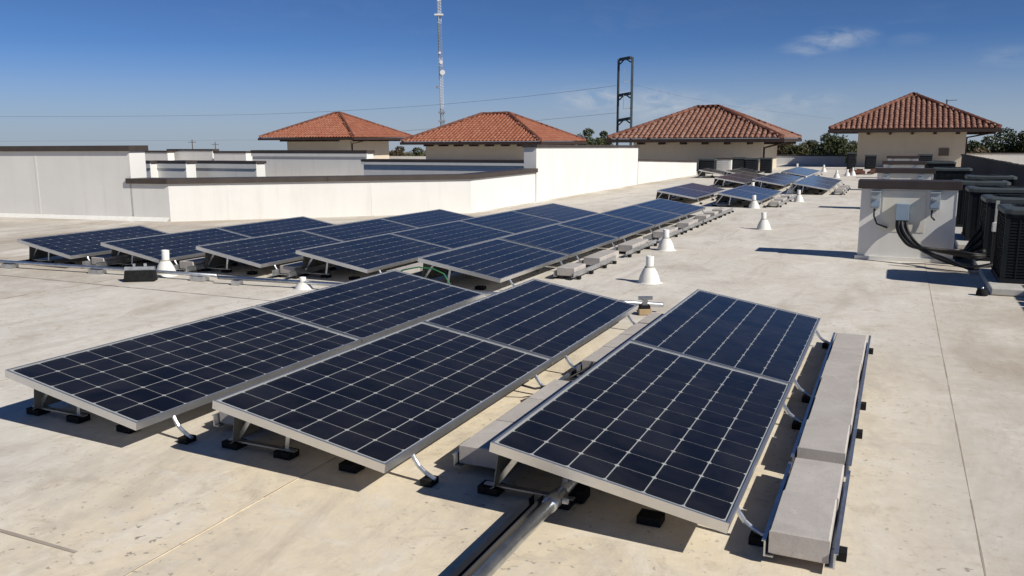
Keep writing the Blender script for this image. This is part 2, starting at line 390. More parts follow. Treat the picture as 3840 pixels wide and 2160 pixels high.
# ------------------------------------------------------------------ mesh helpers
class MB:
    def __init__(s): s.v = []; s.f = []
    def add(s, vs_, fs_):
        o = len(s.v); s.v.extend([tuple(p) for p in vs_]); s.f.extend([tuple(i + o for i in f) for f in fs_])
    def box(s, x0, x1, y0, y1, z0, z1):
        s.add([(x0, y0, z0), (x1, y0, z0), (x1, y1, z0), (x0, y1, z0), (x0, y0, z1), (x1, y0, z1), (x1, y1, z1), (x0, y1, z1)],
              [(0, 3, 2, 1), (4, 5, 6, 7), (0, 1, 5, 4), (1, 2, 6, 5), (2, 3, 7, 6), (3, 0, 4, 7)])
    def hexa(s, p):      # eight corners, bottom ring then top ring
        s.add(p, [(0, 3, 2, 1), (4, 5, 6, 7), (0, 1, 5, 4), (1, 2, 6, 5), (2, 3, 7, 6), (3, 0, 4, 7)])
    def bar(s, a, b, w, h=None, up=(0, 0, 1)):
        a, b = Vector(a), Vector(b); h = h or w
        d = (b - a).normalized(); upv = Vector(up)
        x = d.cross(upv)
        if x.length < 1e-4: x = d.cross(Vector((1, 0, 0)))
        x.normalize(); y = x.cross(d)
        p = []
        for q in (a, b):
            for sx, sy in ((-1, -1), (1, -1), (1, 1), (-1, 1)):
                p.append(q + x * sx * w / 2 + y * sy * h / 2)
        s.add(p, [(0, 1, 2, 3), (7, 6, 5, 4), (0, 4, 5, 1), (1, 5, 6, 2), (2, 6, 7, 3), (3, 7, 4, 0)])
    def tube(s, pts, r, n=8, caps=True):
        pts = [Vector(p) for p in pts]
        rs = r if isinstance(r, (list, tuple)) else [r] * len(pts)
        prev = None; rings = []
        for i, p in enumerate(pts):
            d = (pts[min(i + 1, len(pts) - 1)] - pts[max(i - 1, 0)]).normalized()
            if prev is None:
                x = d.cross(Vector((0, 0, 1)))
                if x.length < 1e-3: x = d.cross(Vector((1, 0, 0)))
            else: x = prev - d * prev.dot(d)
            x.normalize(); prev = x; y = d.cross(x)
            rings.append([p + (x * math.cos(2 * math.pi * k / n) + y * math.sin(2 * math.pi * k / n)) * rs[i] for k in range(n)])
        o = len(s.v)
        for ring in rings: s.v.extend([tuple(q) for q in ring])
        for i in range(len(rings) - 1):
            for k in range(n):
                a, b = o + i * n + k, o + i * n + (k + 1) % n
                s.f.append((a, b, b + n, a + n))
        if caps:
            s.f.append(tuple(o + k for k in reversed(range(n)))); s.f.append(tuple(o + (len(rings) - 1) * n + k for k in range(n)))
    def lathe(s, prof, n=20, c=(0, 0)):
        o = len(s.v)
        for r, z in prof:
            for k in range(n):
                t = 2 * math.pi * k / n
                s.v.append((c[0] + r * math.cos(t), c[1] + r * math.sin(t), z))
        for i in range(len(prof) - 1):
            for k in range(n):
                a, b = o + i * n + k, o + i * n + (k + 1) % n
                s.f.append((a, b, b + n, a + n))
        s.f.append(tuple(o + (len(prof) - 1) * n + k for k in range(n)))
    def mesh(s, name, mat, smooth=False):
        me = bpy.data.meshes.new(name); me.from_pydata(s.v, [], s.f); me.update()
        if mat: me.materials.append(M[mat] if isinstance(mat, str) else mat)
        if smooth:
            me.polygons.foreach_set("use_smooth", [True] * len(me.polygons)); me.update()
        return me
    def build(s, name, mat, parent=None, smooth=False, bevel=0.0, loc=None):
        ob = bpy.data.objects.new(name, s.mesh(name, mat, smooth)); col.objects.link(ob)
        if parent is not None: ob.parent = parent
        if loc is not None: ob.location = loc
        if bevel:
            bv = ob.modifiers.new("bevel", 'BEVEL'); bv.width = bevel; bv.segments = 2; bv.limit_method = 'ANGLE'
        return ob

def tag(o, label=None, cat=None, group=None, kind=None):
    if label: o['label'] = label
    if cat: o['category'] = cat
    if group: o['group'] = group
    if kind: o['kind'] = kind
    return o
def thing(name, label, cat, uvz=(0, 0, 0), rot=0.0, group=None, world_loc=None):
    o = bpy.data.objects.new(name, None); col.objects.link(o)
    o.empty_display_size = 0.2
    o.location = world_loc if world_loc is not None else A(*uvz)
    o.rotation_euler = (0, 0, -YAW + rot)
    return tag(o, label, cat, group)
def place(o, uvz, rot=0.0):
    o.location = A(*uvz); o.rotation_euler = (0, 0, -YAW + rot)
def part(mesh, name, parent, matrix=None):
    ob = bpy.data.objects.new(name, mesh); col.objects.link(ob); ob.parent = parent
    if matrix is not None: ob.matrix_local = matrix
    return ob
def copy_tree(o, parent=None):
    c = o.copy(); col.objects.link(c); c.parent = parent
    for ch in o.children: copy_tree(ch, c)
    return c
ORD = ['first', 'second', 'third', 'fourth', 'fifth', 'sixth', 'seventh', 'eighth', 'ninth', 'tenth', 'eleventh', 'twelfth', 'thirteenth', 'fourteenth']

# ------------------------------------------------------------------ terrain
def build_terrain():
    m = MB()
    rings = [8, 60, 120, 200, 320, 500, 800, 1300, 2200, 4000]
    nseg = 72
    r2 = random.Random(3)
    for i, r in enumerate(rings):
        for k in range(nseg):
            t = 2 * math.pi * k / nseg
            z = -10.2 - 0.0095 * r + (r2.uniform(-1, 1) * 0.0012 * r if i > 2 else 0)
            m.v.append((r * math.cos(t), 20 + r * math.sin(t), z))
    for i in range(len(rings) - 1):
        for k in range(nseg):
            a, b = i * nseg + k, i * nseg + (k + 1) % nseg
            m.f.append((a, b, b + nseg, a + nseg))
    m.f.append(tuple(range(nseg)))
    m.build('ground', 'ground', smooth=True)['kind'] = 'structure'
build_terrain()

# ------------------------------------------------------------------ the flat roof (built in the roof grid)
def wall_line():
    gl = ground(0, 545.5); cor = ground(430, 558); ben = (-8.50, ground(1181, 536)[1])
    return gl, cor, ben
GL, COR, BEN = wall_line()
def roof_back(u):
    """far edge of the roof sheet at u"""
    if u >= -8.6: return 60.0
    if u > COR[0]: return COR[1] + (BEN[1] - COR[1]) * (u - COR[0]) / (BEN[0] - COR[0]) + 0.05
    return COR[1] + (GL[1] - COR[1]) * (u - COR[0]) / (GL[0] - COR[0]) + 0.05
def build_roof():
    roof = bpy.data.objects.new('roof', None); col.objects.link(roof)
    roof.rotation_euler = (0, 0, -YAW); roof['kind'] = 'structure'
    m = MB()   # deck under the membrane
    m.box(-8.4, 9, -14, 60, -10.0, -0.03); m.box(-40, -8.45, -14, 11.4, -10.0, -0.03)
    m.build('deck', 'wall_white', roof)
    edges = [0.32 + 2.87 * k for k in range(-14, 4)]
    laps = [2.02, 6.45]
    for i in range(len(edges) - 1):
        a, b = edges[i], edges[i + 1]
        us = [a, b + 0.07]
        if a < -8.6 < b + 0.07: us = [a, -8.6, -8.599, b + 0.07]
        elif a < COR[0] < b: us = [a, COR[0], b + 0.07]
        m = MB()
        for j in range(len(us) - 1):
            u0, u1 = us[j], us[j + 1]
            if u1 - u0 < 0.01: continue
            mid = (u0 + u1) / 2
            e = 1e-4
            v0, v1 = roof_back(u0 + e), roof_back(u1 - e)
            if mid >= -8.6: v0 = v1 = 60.0
            z = lambda u: 0.0035 * (u - a) / (b + 0.07 - a)
            m.add([(u0, -14, z(u0)), (u1, -14, z(u1)), (u1, v1, z(u1)), (u0, v0, z(u0))], [(0, 1, 2, 3)])
            if j == len(us) - 2:
                m.add([(u1, -14, z(u1)), (u1, -14, z(u1) - 0.004), (u1, v1, z(u1) - 0.004), (u1, v1, z(u1))], [(0, 1, 2, 3)])
        m.build('membrane_sheet', 'roof', roof)
        # welded lap edge, a thin uneven bead of dirt and sealant
        v = -14.0; top = min(roof_back(b - 0.01), 58)
        m = MB(); r3 = random.Random(i * 5 + 1)
        pts = []
        while v < top:
            pts.append(v); v += r3.uniform(0.12, 0.4)
        for q in range(len(pts) - 1):
            w0, w1 = r3.uniform(0.0008, 0.005), r3.uniform(0.0008, 0.005)
            m.add([(b + 0.071 - w0, pts[q], 0.0042), (b + 0.071 + w0, pts[q], 0.0042), (b + 0.071 + w1, pts[q + 1], 0.0042), (b + 0.071 - w1, pts[q + 1], 0.0042)], [(0, 1, 2, 3)])
        m.build('lap_seam', 'seam', roof)
    r3 = random.Random(11)
    for lv, u0, u1 in ((2.02, -13, -2.50), (6.42, -12.5, -3.5), (13.5, -8.3, -4.2)):
        m = MB(); u = u0; pts = []
        while u < u1: pts.append(u); u += r3.uniform(0.12, 0.4)
        for q in range(len(pts) - 1):
            w0, w1 = r3.uniform(0.003, 0.011), r3.uniform(0.003, 0.011)
            m.add([(pts[q], lv - w0, 0.0056), (pts[q + 1], lv - w1, 0.0056), (pts[q + 1], lv + w1, 0.0056), (pts[q], lv + w0, 0.0056)], [(0, 1, 2, 3)])
        m.build('lap_seam', 'seam', roof)
build_roof()

# ------------------------------------------------------------------ solar panels
L, WD, FRAME_D = 1.956, 0.992, 0.042
TILT, ZL = 0.168520, 0.177342
CT, ST = math.cos(TILT), math.sin(TILT)
DU = WD * CT
ZH = ZL + WD * ST
def pp(s, t, h=0.0):
    return Vector((-s * CT + h * ST, t, ZL + s * ST + h * CT))
PM = Matrix.Translation((0, 0, ZL)) @ Matrix(((-CT, 0, ST, 0), (0, 1, 0, 0), (ST, 0, CT, 0), (0, 0, 0, 1)))   # panel plane: s, t, normal

CELL, GAPC, GAPR = 0.1540, 0.0052, 0.0046
def cell_origin(i, j):
    tw = 6 * CELL + 5 * GAPC; tl = 12 * CELL + 11 * GAPR
    return (WD - tw) / 2 + i * (CELL + GAPC), (L - tl) / 2 + j * (CELL + GAPR)
def cell_verts(s0, t0, h):
    c = 0.0095; e = CELL
    return [(s0 + c, t0, h), (s0 + e - c, t0, h), (s0 + e, t0 + c, h), (s0 + e, t0 + e - c, h), (s0 + e - c, t0 + e, h), (s0 + c, t0 + e, h), (s0, t0 + e - c, h), (s0, t0 + c, h)]
def flipf(n): return tuple(reversed(range(n)))

def panel_meshes():
    d = {}
    m = MB(); w = 0.011
    def fbox(s0, s1, t0, t1, h0, h1):
        p = [pp(s0, t0, h0), pp(s1, t0, h0), pp(s1, t1, h0), pp(s0, t1, h0), pp(s0, t0, h1), pp(s1, t0, h1), pp(s1, t1, h1), pp(s0, t1, h1)]
        m.hexa([p[1], p[0], p[3], p[2], p[5], p[4], p[7], p[6]])
    fbox(0, w, 0, L, -FRAME_D, 0); fbox(WD - w, WD, 0, L, -FRAME_D, 0)
    fbox(w, WD - w, 0, w, -FRAME_D, 0); fbox(w, WD - w, L - w, L, -FRAME_D, 0)
    fbox(w, w + 0.022, w, L - w, -FRAME_D, -FRAME_D + 0.002); fbox(WD - w - 0.022, WD - w, w, L - w, -FRAME_D, -FRAME_D + 0.002)
    d['frame'] = m.mesh('frame', 'alu')
    m = MB()
    m.add([pp(w, w, -0.006), pp(WD - w, w, -0.006), pp(WD - w, L - w, -0.006), pp(w, L - w, -0.006)], [(3, 2, 1, 0)])
    m.add([pp(w, w, -0.009), pp(WD - w, w, -0.009), pp(WD - w, L - w, -0.009), pp(w, L - w, -0.009)], [(0, 1, 2, 3)])
    d['backsheet'] = m.mesh('backsheet', 'backsheet')
    m = MB()
    m.add([pp(w, w, -0.002), pp(WD - w, w, -0.002), pp(WD - w, L - w, -0.002), pp(w, L - w, -0.002)], [(3, 2, 1, 0)])
    d['glass'] = m.mesh('glass', 'glass')
    m = MB()
    m.add([tuple(PM.to_3x3() @ Vector(p)) for p in cell_verts(0, 0, 0)], [flipf(8)])
    d['cell'] = m.mesh('cell', 'cell')
    m = MB()
    for i in range(6):
        for j in range(12):
            s0, t0 = cell_origin(i, j)
            m.add([pp(p[0], p[1], -0.0045) for p in cell_verts(s0, t0, 0)], [flipf(8)])
    d['cells'] = m.mesh('cells', 'cell')
    # racking: legs and feet at each end of the panel
    for key, t in (('a', 0.25), ('b', L - 0.25)):
        m = MB()       # strut from the low edge out to the tray
        p0 = pp(0.02, t, -FRAME_D + 0.004)
        m.tube([p0 + Vector((0.0, 0, 0.01)), p0 + Vector((0.022, 0, -0.03)), p0 + Vector((0.045, 0, -0.062)), p0 + Vector((0.075, 0, -0.085)), Vector((0.105, t, 0.030))], 0.011, 8)
        d['low_leg_' + key] = m.mesh('low_leg', 'galv')
        m = MB()       # front rail stub: upright and diagonal under the high side
        m.bar(pp(0.72, t, -FRAME_D + 0.003), (-0.755, t, 0.04), 0.024, 0.006, up=(0, 1, 0))
        m.bar(pp(0.90, t, -FRAME_D + 0.003), (-1.08, t, 0.04), 0.024, 0.006, up=(0, 1, 0))
        m.bar((-0.70, t - 0.0, 0.042), (-1.13, t, 0.042), 0.03, 0.008)
        d['high_leg_' + key] = m.mesh('high_leg', 'galv')
    m = MB(); m.box(-0.05, 0.05, -0.04, 0.04, 0.0, 0.034)
    d['foot'] = m.mesh('foot', 'rubber')
    m = MB(); m.box(-0.03, 0.03, -0.035, 0.035, 0, 0.03); d['low_foot'] = m.mesh('foot', 'rubber')
    # bent sheet below the high edge
    m = MB(); hu, hz = -DU, ZH - 0.045
    sec = [(hu - 0.025, hz + 0.012), (hu - 0.05, hz - 0.004), (hu - 0.088, 0.05), (hu - 0.105, 0.042)]
    n = len(sec); t0, t1 = 0.20, L - 0.03
    for x, z in sec: m.v += [(x, t0, z), (x, t1, z), (x + 0.003, t0, z - 0.002), (x + 0.003, t1, z - 0.002)]
    for k in range(n - 1):
        a = 4 * k; b = a + 4
        m.f += [(a, b, b + 1, a + 1), (a + 2, a + 3, b + 3, b + 2), (a, a + 2, b + 2, b), (a + 1, b + 1, b + 3, a + 3)]
    d['deflector'] = m.mesh('wind_deflector', 'deflector')
    m = MB()
    for t in (0.16, L - 0.16):
        m.bar(pp(WD - 0.01, t, -FRAME_D + 0.006), (hu - 0.03, t, hz + 0.008), 0.03, 0.005)
    d['bracket'] = m.mesh('deflector_bracket', 'galv')
    return d
PMESH = panel_meshes()

def make_panel(label, group, u, v, fine, high_side=True):
    t = thing('solar_panel', label, 'solar panel', (u, v, 0), group=group)
    part(PMESH['frame'], 'frame', t); part(PMESH['backsheet'], 'backsheet', t); part(PMESH['glass'], 'glass', t)
    if fine:
        for i in range(6):
            for j in range(12):
                s0, t0 = cell_origin(i, j)
                part(PMESH['cell'], 'cell', t).location = pp(s0, t0, -0.0045)
    else:
        part(PMESH['cells'], 'cells', t)['kind'] = 'stuff'
    for k, tt in (('a', 0.25), ('b', L - 0.25)):
        part(PMESH['low_leg_' + k], 'low_leg', t); part(PMESH['high_leg_' + k], 'high_leg', t)
        for x in (-0.76, -1.10, -0.36): part(PMESH['foot'], 'foot', t).location = (x, tt, 0.0045)
    for tt in (0.25, L - 0.25): part(PMESH['low_foot'], 'foot', t).location = (0.072, tt, 0.0045)
    part(PMESH['deflector'], 'wind_deflector', t); part(PMESH['bracket'], 'deflector_bracket', t)
    return t

GAP = 0.02
front = {'A': (-3.4016, 2.8533), 'B': (-1.9492, 2.9013), 'C': (-0.4764, 2.9399)}
who = {'A': 'row beside bare roof', 'B': 'middle row', 'C': 'row beside the block trays'}
for r, (u, v) in front.items():
    for k in range(2):
        lab = 'solar panel in the block of six, ' + who[r] + (', conduit end' if k == 0 else ', tiled roof end')
        make_panel(lab, 'solar panels of the block of six', u, v + k * (L + GAP), True)
back = [(-9.3154, 7.0567, 1), (-8.0047, 7.2401, 2), (-6.6100, 7.4251, 3), (-5.2417, 7.5796, 4), (-3.6228, 7.5922, 5)]
rown = ['lone solar panel of the one-panel row by the grey parapet', 'two-panel row', 'three-panel row', 'four-panel row', 'five-panel row']
for i, (u, v, n) in enumerate(back):
    for k in range(n):
        if n == 1: lab = rown[0]
        else: lab = '%s solar panel of the %s, counted from the ground conduit' % (ORD[k], rown[i])
        gp = GAP if n < 5 else 0.06
        make_panel(lab, 'solar panels of the stepped block', u, v + k * (L + gp), False)
far_rows = [(-4.45, 20.45, 2, 'high row of the small four-panel block'), (-2.85, 19.95, 2, 'low row of the small four-panel block'),
            (-1.75, 25.4, 3, 'outer distant row next to the open roof'), (-3.2, 27.3, 3, 'inner distant row'), (-4.55, 28.2, 3, 'distant row nearest the long white parapet'),
            (-5.35, 34.3, 2, 'far short row by the cooling units'), (-6.6, 35.2, 1, 'farthest single panel beside the white parapet end'),
            (-3.2, 34.6, 3, 'farthest row between the small white vents')]
for u, v, n, nm in far_rows:
    for k in range(n):
        lab = 'dark solar panel in the ' + nm + ('' if n == 1 else ', %s along' % ORD[k])
        make_panel(lab, 'distant solar panels', u, v + k * (L + GAP), False)

# ------------------------------------------------------------------ ballast trays and concrete blocks
def block_mesh(lb):
    m = MB(); m.box(-0.098, 0.098, 0.0, lb, 0, 0.095)
    return m
BLK = {}
def block(label, group, u, v, lb=0.395, du=0.0, tw=0.0, z=0.045):
    if lb not in BLK:
        m = MB(); x, y, zz, c = 0.106, lb, 0.095, 0.005
        # chamfered block
        def ring(i, z_): return [(-x + i, i, z_), (x - i, i, z_), (x - i, y - i, z_), (-x + i, y - i, z_)]
        m.v += ring(c, 0) + ring(0, c) + ring(0, zz - c) + ring(c, zz)
        for k in range(3):
            for q in range(4):
                a, b = 4 * k + q, 4 * k + (q + 1) % 4
                m.f.append((a, b, b + 4, a + 4))
        m.f += [(3, 2, 1, 0), (12, 13, 14, 15)]
        BLK[lb] = m.mesh('concrete_block', 'concrete')
    ob = bpy.data.objects.new('concrete_block', BLK[lb]); col.objects.link(ob)
    place(ob, (u + du, v, z), tw)
    return tag(ob, label, 'concrete block', group)
def tray(label, group, u, v, ln, feet):
    t = thing('ballast_tray', label, 'ballast tray', (u, v, 0), group=group)
    for x, sgn in ((-0.122, 1), (0.122, -1)):
        m = MB()
        m.box(x - 0.003, x + 0.003, 0, ln, 0.036, 0.098)
        m.box(min(x, x + sgn * 0.032), max(x, x + sgn * 0.032), 0.001, ln - 0.001, 0.0365, 0.0405)
        m.box(min(x - sgn * 0.012, x), max(x - sgn * 0.012, x), 0.001, ln - 0.001, 0.0945, 0.0975)
        m.build('rail', 'galv', t)
    for fv in feet:
        m = MB(); m.box(-0.118, 0.118, fv - 0.015, fv + 0.015, 0.0372, 0.0415); m.build('cross_bar', 'galv', t)
        for x in (-0.139, 0.139):
            part(PMESH['tray_foot'], 'foot', t).location = (x, fv, 0.004)
    return t
m = MB(); m.box(-0.02, 0.02, -0.03, 0.03, 0, 0.034); PMESH['tray_foot'] = m.mesh('foot', 'rubber')
rb = random.Random(21)
def jig(): return rb.uniform(-0.004, 0.004), rb.uniform(-0.008, 0.008)
# open tray beside row C
TU = -0.235
tray('galvanized tray under the short pair of concrete blocks on open roof', 'ballast trays', TU, 3.02, 0.85, (0.17,))
for k in range(2):
    a, b = jig(); block(('outer concrete block with exposed end face in the short tray', 'inner concrete block of the short tray, next to the gap')[k], 'blocks in the short tray', TU, 3.03 + k * 0.402, 0.395, a, b)
tray('long galvanized tray holding a line of concrete blocks on open roof', 'ballast trays', TU, 3.93, 2.83, (0.70, 1.22, 2.64))
for k in range(6):
    a, b = jig(); block('%s concrete block from the gap in the long tray' % ORD[k], 'blocks in the long tray', TU, 3.975 + k * 0.432, 0.425, a, b)
# trays in the gaps between rows
for nm, u, vs0 in (('first and middle rows', -3.19, 2.95), ('middle and tray-side rows', -1.71, 2.98)):
    tray('galvanized ballast tray half hidden between the ' + nm, 'ballast trays', u, vs0 + 0.33, 1.55, (0.30, 1.4))
    tray('galvanized ballast tray between the ' + nm + ', tiled roof end', 'ballast trays', u, vs0 + 2.02, 1.83, (0.30, 1.6))
    for q, k in enumerate((0.36, 0.77, 1.18, 2.08, 2.50, 2.92, 3.36)):
        a, b = jig(); block('%s concrete block in the gap between the %s' % (ORD[q], nm), 'blocks between panel rows', u, vs0 + k, 0.395, a, b)
# low edge of the five-panel row
bn = 0
for k, (v0, blocks) in enumerate(((8.75, (0.05, 0.95, 1.35)), (10.75, (0.35, 0.76)), (12.45, (0.5, 0.9)), (14.05, (0.45, 0.86)), (15.7, (0.3, 1.1)), (17.2, (0.4,)))):
    tray('%s galvanized ballast tray along the low edge of the five-panel row' % ORD[k], 'trays of the five-panel row', -3.38, v0, 1.55, (0.12, 0.55, 1.05, 1.45))
    for b0 in blocks:
        bn += 1; a, b = jig(); block('%s pale concrete block along the low edge of the five-panel row' % ORD[bn - 1], 'blocks of the five-panel row', -3.38, v0 + b0, 0.395, a, b)
for i, (u, v, n) in enumerate(back[:4]):
    nx = back[i + 1]
    tray('galvanized ballast tray below the low edge of the %s' % ('one-panel row' if n == 1 else rown[i]), 'trays of the stepped block', u + 0.20, v + 0.1, 1.6, (0.1, 0.8, 1.5))
    for q, b0 in enumerate((0.12, 0.54, 1.05)):
        a, b = jig(); block('%s concrete block below the low edge of the %s' % (ORD[q], 'one-panel row' if n == 1 else rown[i]), 'blocks of the stepped block', u + 0.20, v + 0.1 + b0, 0.395, a, b)
for nm, u, v in (('the small four-panel block', -2.60, 20.3), ('the outer distant row', -1.50, 25.6)):
    tray('galvanized ballast tray beside ' + nm, 'distant trays', u, v, 3.4, (0.2, 1.2, 2.2, 3.2))
    for q, b0 in enumerate((0.05, 0.9, 1.31, 2.2, 2.61)):
        a, b = jig(); block('%s concrete block in the tray beside %s' % (ORD[q], nm), 'distant blocks', u, v + b0, 0.395, a, b)

# ------------------------------------------------------------------ conduits and supports on the roof
def support(label, u, v, rot, hgt=0.10):
    t = thing('conduit_support', label, 'conduit support', (u, v, 0.004), rot)
    m = MB(); m.hexa([(-0.17, -0.075, 0), (0.17, -0.075, 0), (0.17, 0.075, 0), (-0.17, 0.075, 0), (-0.16, -0.05, hgt), (0.16, -0.05, hgt), (0.16, 0.05, hgt), (-0.16, 0.05, hgt)])
    m.build('rubber_block', 'rubber', t, bevel=0.008)
    m = MB(); m.box(-0.165, 0.165, -0.022, 0.022, hgt, hgt + 0.004); m.box(-0.165, 0.165, -0.022, -0.018, hgt + 0.004, hgt + 0.04); m.box(-0.165, 0.165, 0.018, 0.022, hgt + 0.004, hgt + 0.04)
    m.build('strut_channel', 'galv', t)
    m = MB()
    for x in (-0.06, 0.06): m.box(x - 0.012, x + 0.012, -0.015, 0.015, hgt + 0.03, hgt + 0.075)
    m.build('pipe_clamp', 'galv', t)
    return t
# conduit running in under the block of six
t = thing('electrical_conduit', 'shiny galvanized conduit with coupling running under the panel beside the block trays', 'conduit', (-1.21, 0.6, 0.004))
m = MB(); m.tube([(0, 0, 0.088), (0, 2.40, 0.088)], 0.026, 16); m.build('pipe', 'galv', t, True)
m = MB(); m.tube([(0, 2.38, 0.088), (0, 2.52, 0.088)], 0.033, 16); m.build('coupling', 'galv', t, True)
m = MB(); m.tube([(0, 2.52, 0.088), (0.0, 3.4, 0.088), (0.02, 6.9, 0.088)], 0.024, 12); m.build('pipe_extension', 'galv', t, True)
m = MB(); m.tube([(0.035, 2.45, 0.088), (0.058, 2.45, 0.088)], 0.012, 8); m.build('set_screw', 'pvc', t)
for q in (0.2, 2.68, 5.2):
    m = MB(); m.box(-0.05, 0.06, q - 0.05, q + 0.05, 0, 0.058); m.build('rubber_foot', 'rubber', t, bevel=0.006)
t = thing('strut_rail', 'dark grey open strut channel lying alongside the shiny conduit', 'strut rail', (-1.285, 0.6, 0.004))
m = MB()
m.box(-0.022, 0.022, 0, 2.45, 0.052, 0.056); m.box(-0.022, -0.019, 0, 2.45, 0.056, 0.095); m.box(0.019, 0.022, 0, 2.45, 0.056, 0.097)
m.build('channel', 'channel_dark', t)
for q in (0.2, 1.9):
    m = MB(); m.box(-0.03, 0.02, q - 0.04, q + 0.04, 0, 0.052); m.build('rubber_foot', 'rubber', t)
# ground conduit along the ends of the stepped block
def straight(name, label, pts, r, mat='galv', cat='conduit'):
    t = thing(name, label, cat, (pts[0][0], pts[0][1], 0.0))
    o = Vector((pts[0][0], pts[0][1], 0))
    m = MB(); m.tube([Vector((p[0], p[1], p[2])) - o for p in pts], r, 12); m.build('pipe', mat, t, True)
    return t, o
t, o = straight('electrical_conduit', 'long thin conduit on low blocks before the ends of the stepped rows', [(-13.5, 6.62, 0.075), (-8.6, 6.98, 0.075), (-6.95, 7.08, 0.075)], 0.022)
for k, (x, y) in enumerate(((-12.4, 6.70), (-10.2, 6.86), (-8.75, 6.97), (-7.2, 7.065))):
    m = MB(); m.box(x - 0.10 - o.x, x + 0.10 - o.x, y - 0.05 - o.y, y + 0.05 - o.y, 0.004, 0.055); m.build('support_foot', 'galv', t)
t, o = straight('electrical_conduit', 'short conduit length passing behind the block of six panels', [(-6.85, 7.0, 0.075), (-4.6, 7.22, 0.075), (-1.88, 7.42, 0.075)], 0.022)
for x, y in ((-6.6, 7.02), (-4.9, 7.19), (-3.2, 7.32)):
    m = MB(); m.box(x - 0.05 - o.x, x + 0.05 - o.x, y - 0.04 - o.y, y + 0.04 - o.y, 0.004, 0.055); m.build('support_foot', 'galv', t)
support('black rubber conduit block with galvanized strut beside a white vent', -7.82, 6.79, 0.55, 0.125)
t = thing('conduit_support', 'small tan and black pipe support behind the far corner of the block of six', 'conduit support', (-2.02, 7.28, 0.004), 0.5)
m = MB(); m.box(-0.06, 0.06, -0.05, 0.05, 0, 0.055); m.build('base', 'tan_cap', t, bevel=0.006)
m = MB(); m.box(-0.045, 0.045, -0.04, 0.04, 0.055, 0.085); m.build('rubber_pad', 'rubber', t)
m = MB(); m.bar((0, 0, 0.085), (0.0, 0, 0.15), 0.04, 0.05); m.bar((-0.06, 0, 0.15), (0.07, 0, 0.15), 0.03, 0.03); m.build('clamp', 'galv', t)
# wires
def wire(name, label, cat, pts, r, mat):
    o = Vector(pts[0])
    ob = bpy.data.objects.new(name, None)
    m = MB(); m.tube([A(*p) - A(*pts[0]) for p in pts], r, 6)
    ob = m.build(name, mat, None, True); ob.location = A(*pts[0])
    return tag(ob, label, cat)
wire('cable', 'loose black cable looping in the gap beside the middle panel row', 'cable',
     [(-2.0, 4.48, 0.10), (-1.93, 4.52, 0.075), (-1.87, 4.58, 0.08), (-1.80, 4.63, 0.10), (-1.72, 4.70, 0.15), (-1.68, 4.80, 0.165), (-1.70, 4.92, 0.165)], 0.007, 'insul')
wire('cable', 'short black cable curling down onto the roof between panel rows', 'cable',
     [(-1.86, 4.56, 0.09), (-1.85, 4.44, 0.12), (-1.84, 4.34, 0.07), (-1.83, 4.27, 0.012), (-1.80, 4.20, 0.012)], 0.006, 'insul')
pts = [(-4.30 + 0.26 * math.cos(t_) , 7.58 + 0.22 * math.sin(t_), 0.10 + 0.125 * math.sin(t_ * 0.5)) for t_ in [k * 2 * math.pi / 20 for k in range(21)]]
pts = [(-4.95, 7.50, 0.03), (-4.85, 7.46, 0.14), (-4.72, 7.48, 0.22), (-4.55, 7.52, 0.255), (-4.40, 7.56, 0.24), (-4.28, 7.58, 0.19), (-4.22, 7.58, 0.10), (-4.20, 7.56, 0.02)]
wire('ground_wire', 'bright green grounding wire arching between panel rows', 'wire', pts, 0.008, 'green_wire')

# ------------------------------------------------------------------ roof vents
def make_vent_meshes():
    d = {}
    m = MB(); m.lathe([(0.150, 0.0), (0.147, 0.004), (0.124, 0.006), (0.120, 0.02), (0.108, 0.07), (0.084, 0.125), (0.060, 0.165), (0.052, 0.175)], 28); d['boot'] = m.mesh('boot', 'flash', True)
    m = MB(); m.lathe([(0.053, 0.168), (0.054, 0.185), (0.046, 0.188)], 24); d['collar'] = m.mesh('collar', 'sealant', True)
    m = MB(); m.lathe([(0.044, 0.17), (0.044, 0.297), (0.043, 0.300), (0.036, 0.300), (0.035, 0.28)], 24); d['pipe'] = m.mesh('pipe', 'pvc', True)
    return d
VM = make_vent_meshes()
vents = [(1633, 712, 'white vent pipe in a cone boot between the block of six and open roof', 1.0),
         (1675, 630, 'white vent pipe beside the first trays of the five-panel row', 1.0),
         (1921, 577, 'white vent pipe alone on open roof facing the white chase', 1.0),
         (1897, 524, 'white vent pipe at the corner of the small four-panel block', 1.0),
         (2009, 508, 'white vent pipe on open roof beyond the small block', 1.0),
         (1989, 488, 'white vent pipe between the small block and the outer distant row', 1.0),
         (418, 694, 'white vent pipe beside the black conduit block', 1.02)]
uvs = [(ground(a, b), lab, s) for a, b, lab, s in vents]
uvs += [((-5.76, 7.12), 'low white vent just showing behind the block of six', 0.42), ((-3.98, 26.2), 'white vent pipe in the gap behind the small block', 1.0),
        ((-2.95, 31.3), 'white vent pipe between the outer and inner distant rows', 1.0),
        ((-4.75, 45.6), 'distant white vent before the shaded low parapet', 1.15), ((-3.3, 43.6), 'distant white vent left of the reddish heap', 1.15),
        ((-2.3, 37.2), 'white vent pipe past the end of the outer distant row', 1.05), ((-2.0, 39.2), 'shorter of two white vents by the reddish heap', 0.95), ((-1.8, 39.7), 'taller of two white vents by the reddish heap', 1.15)]
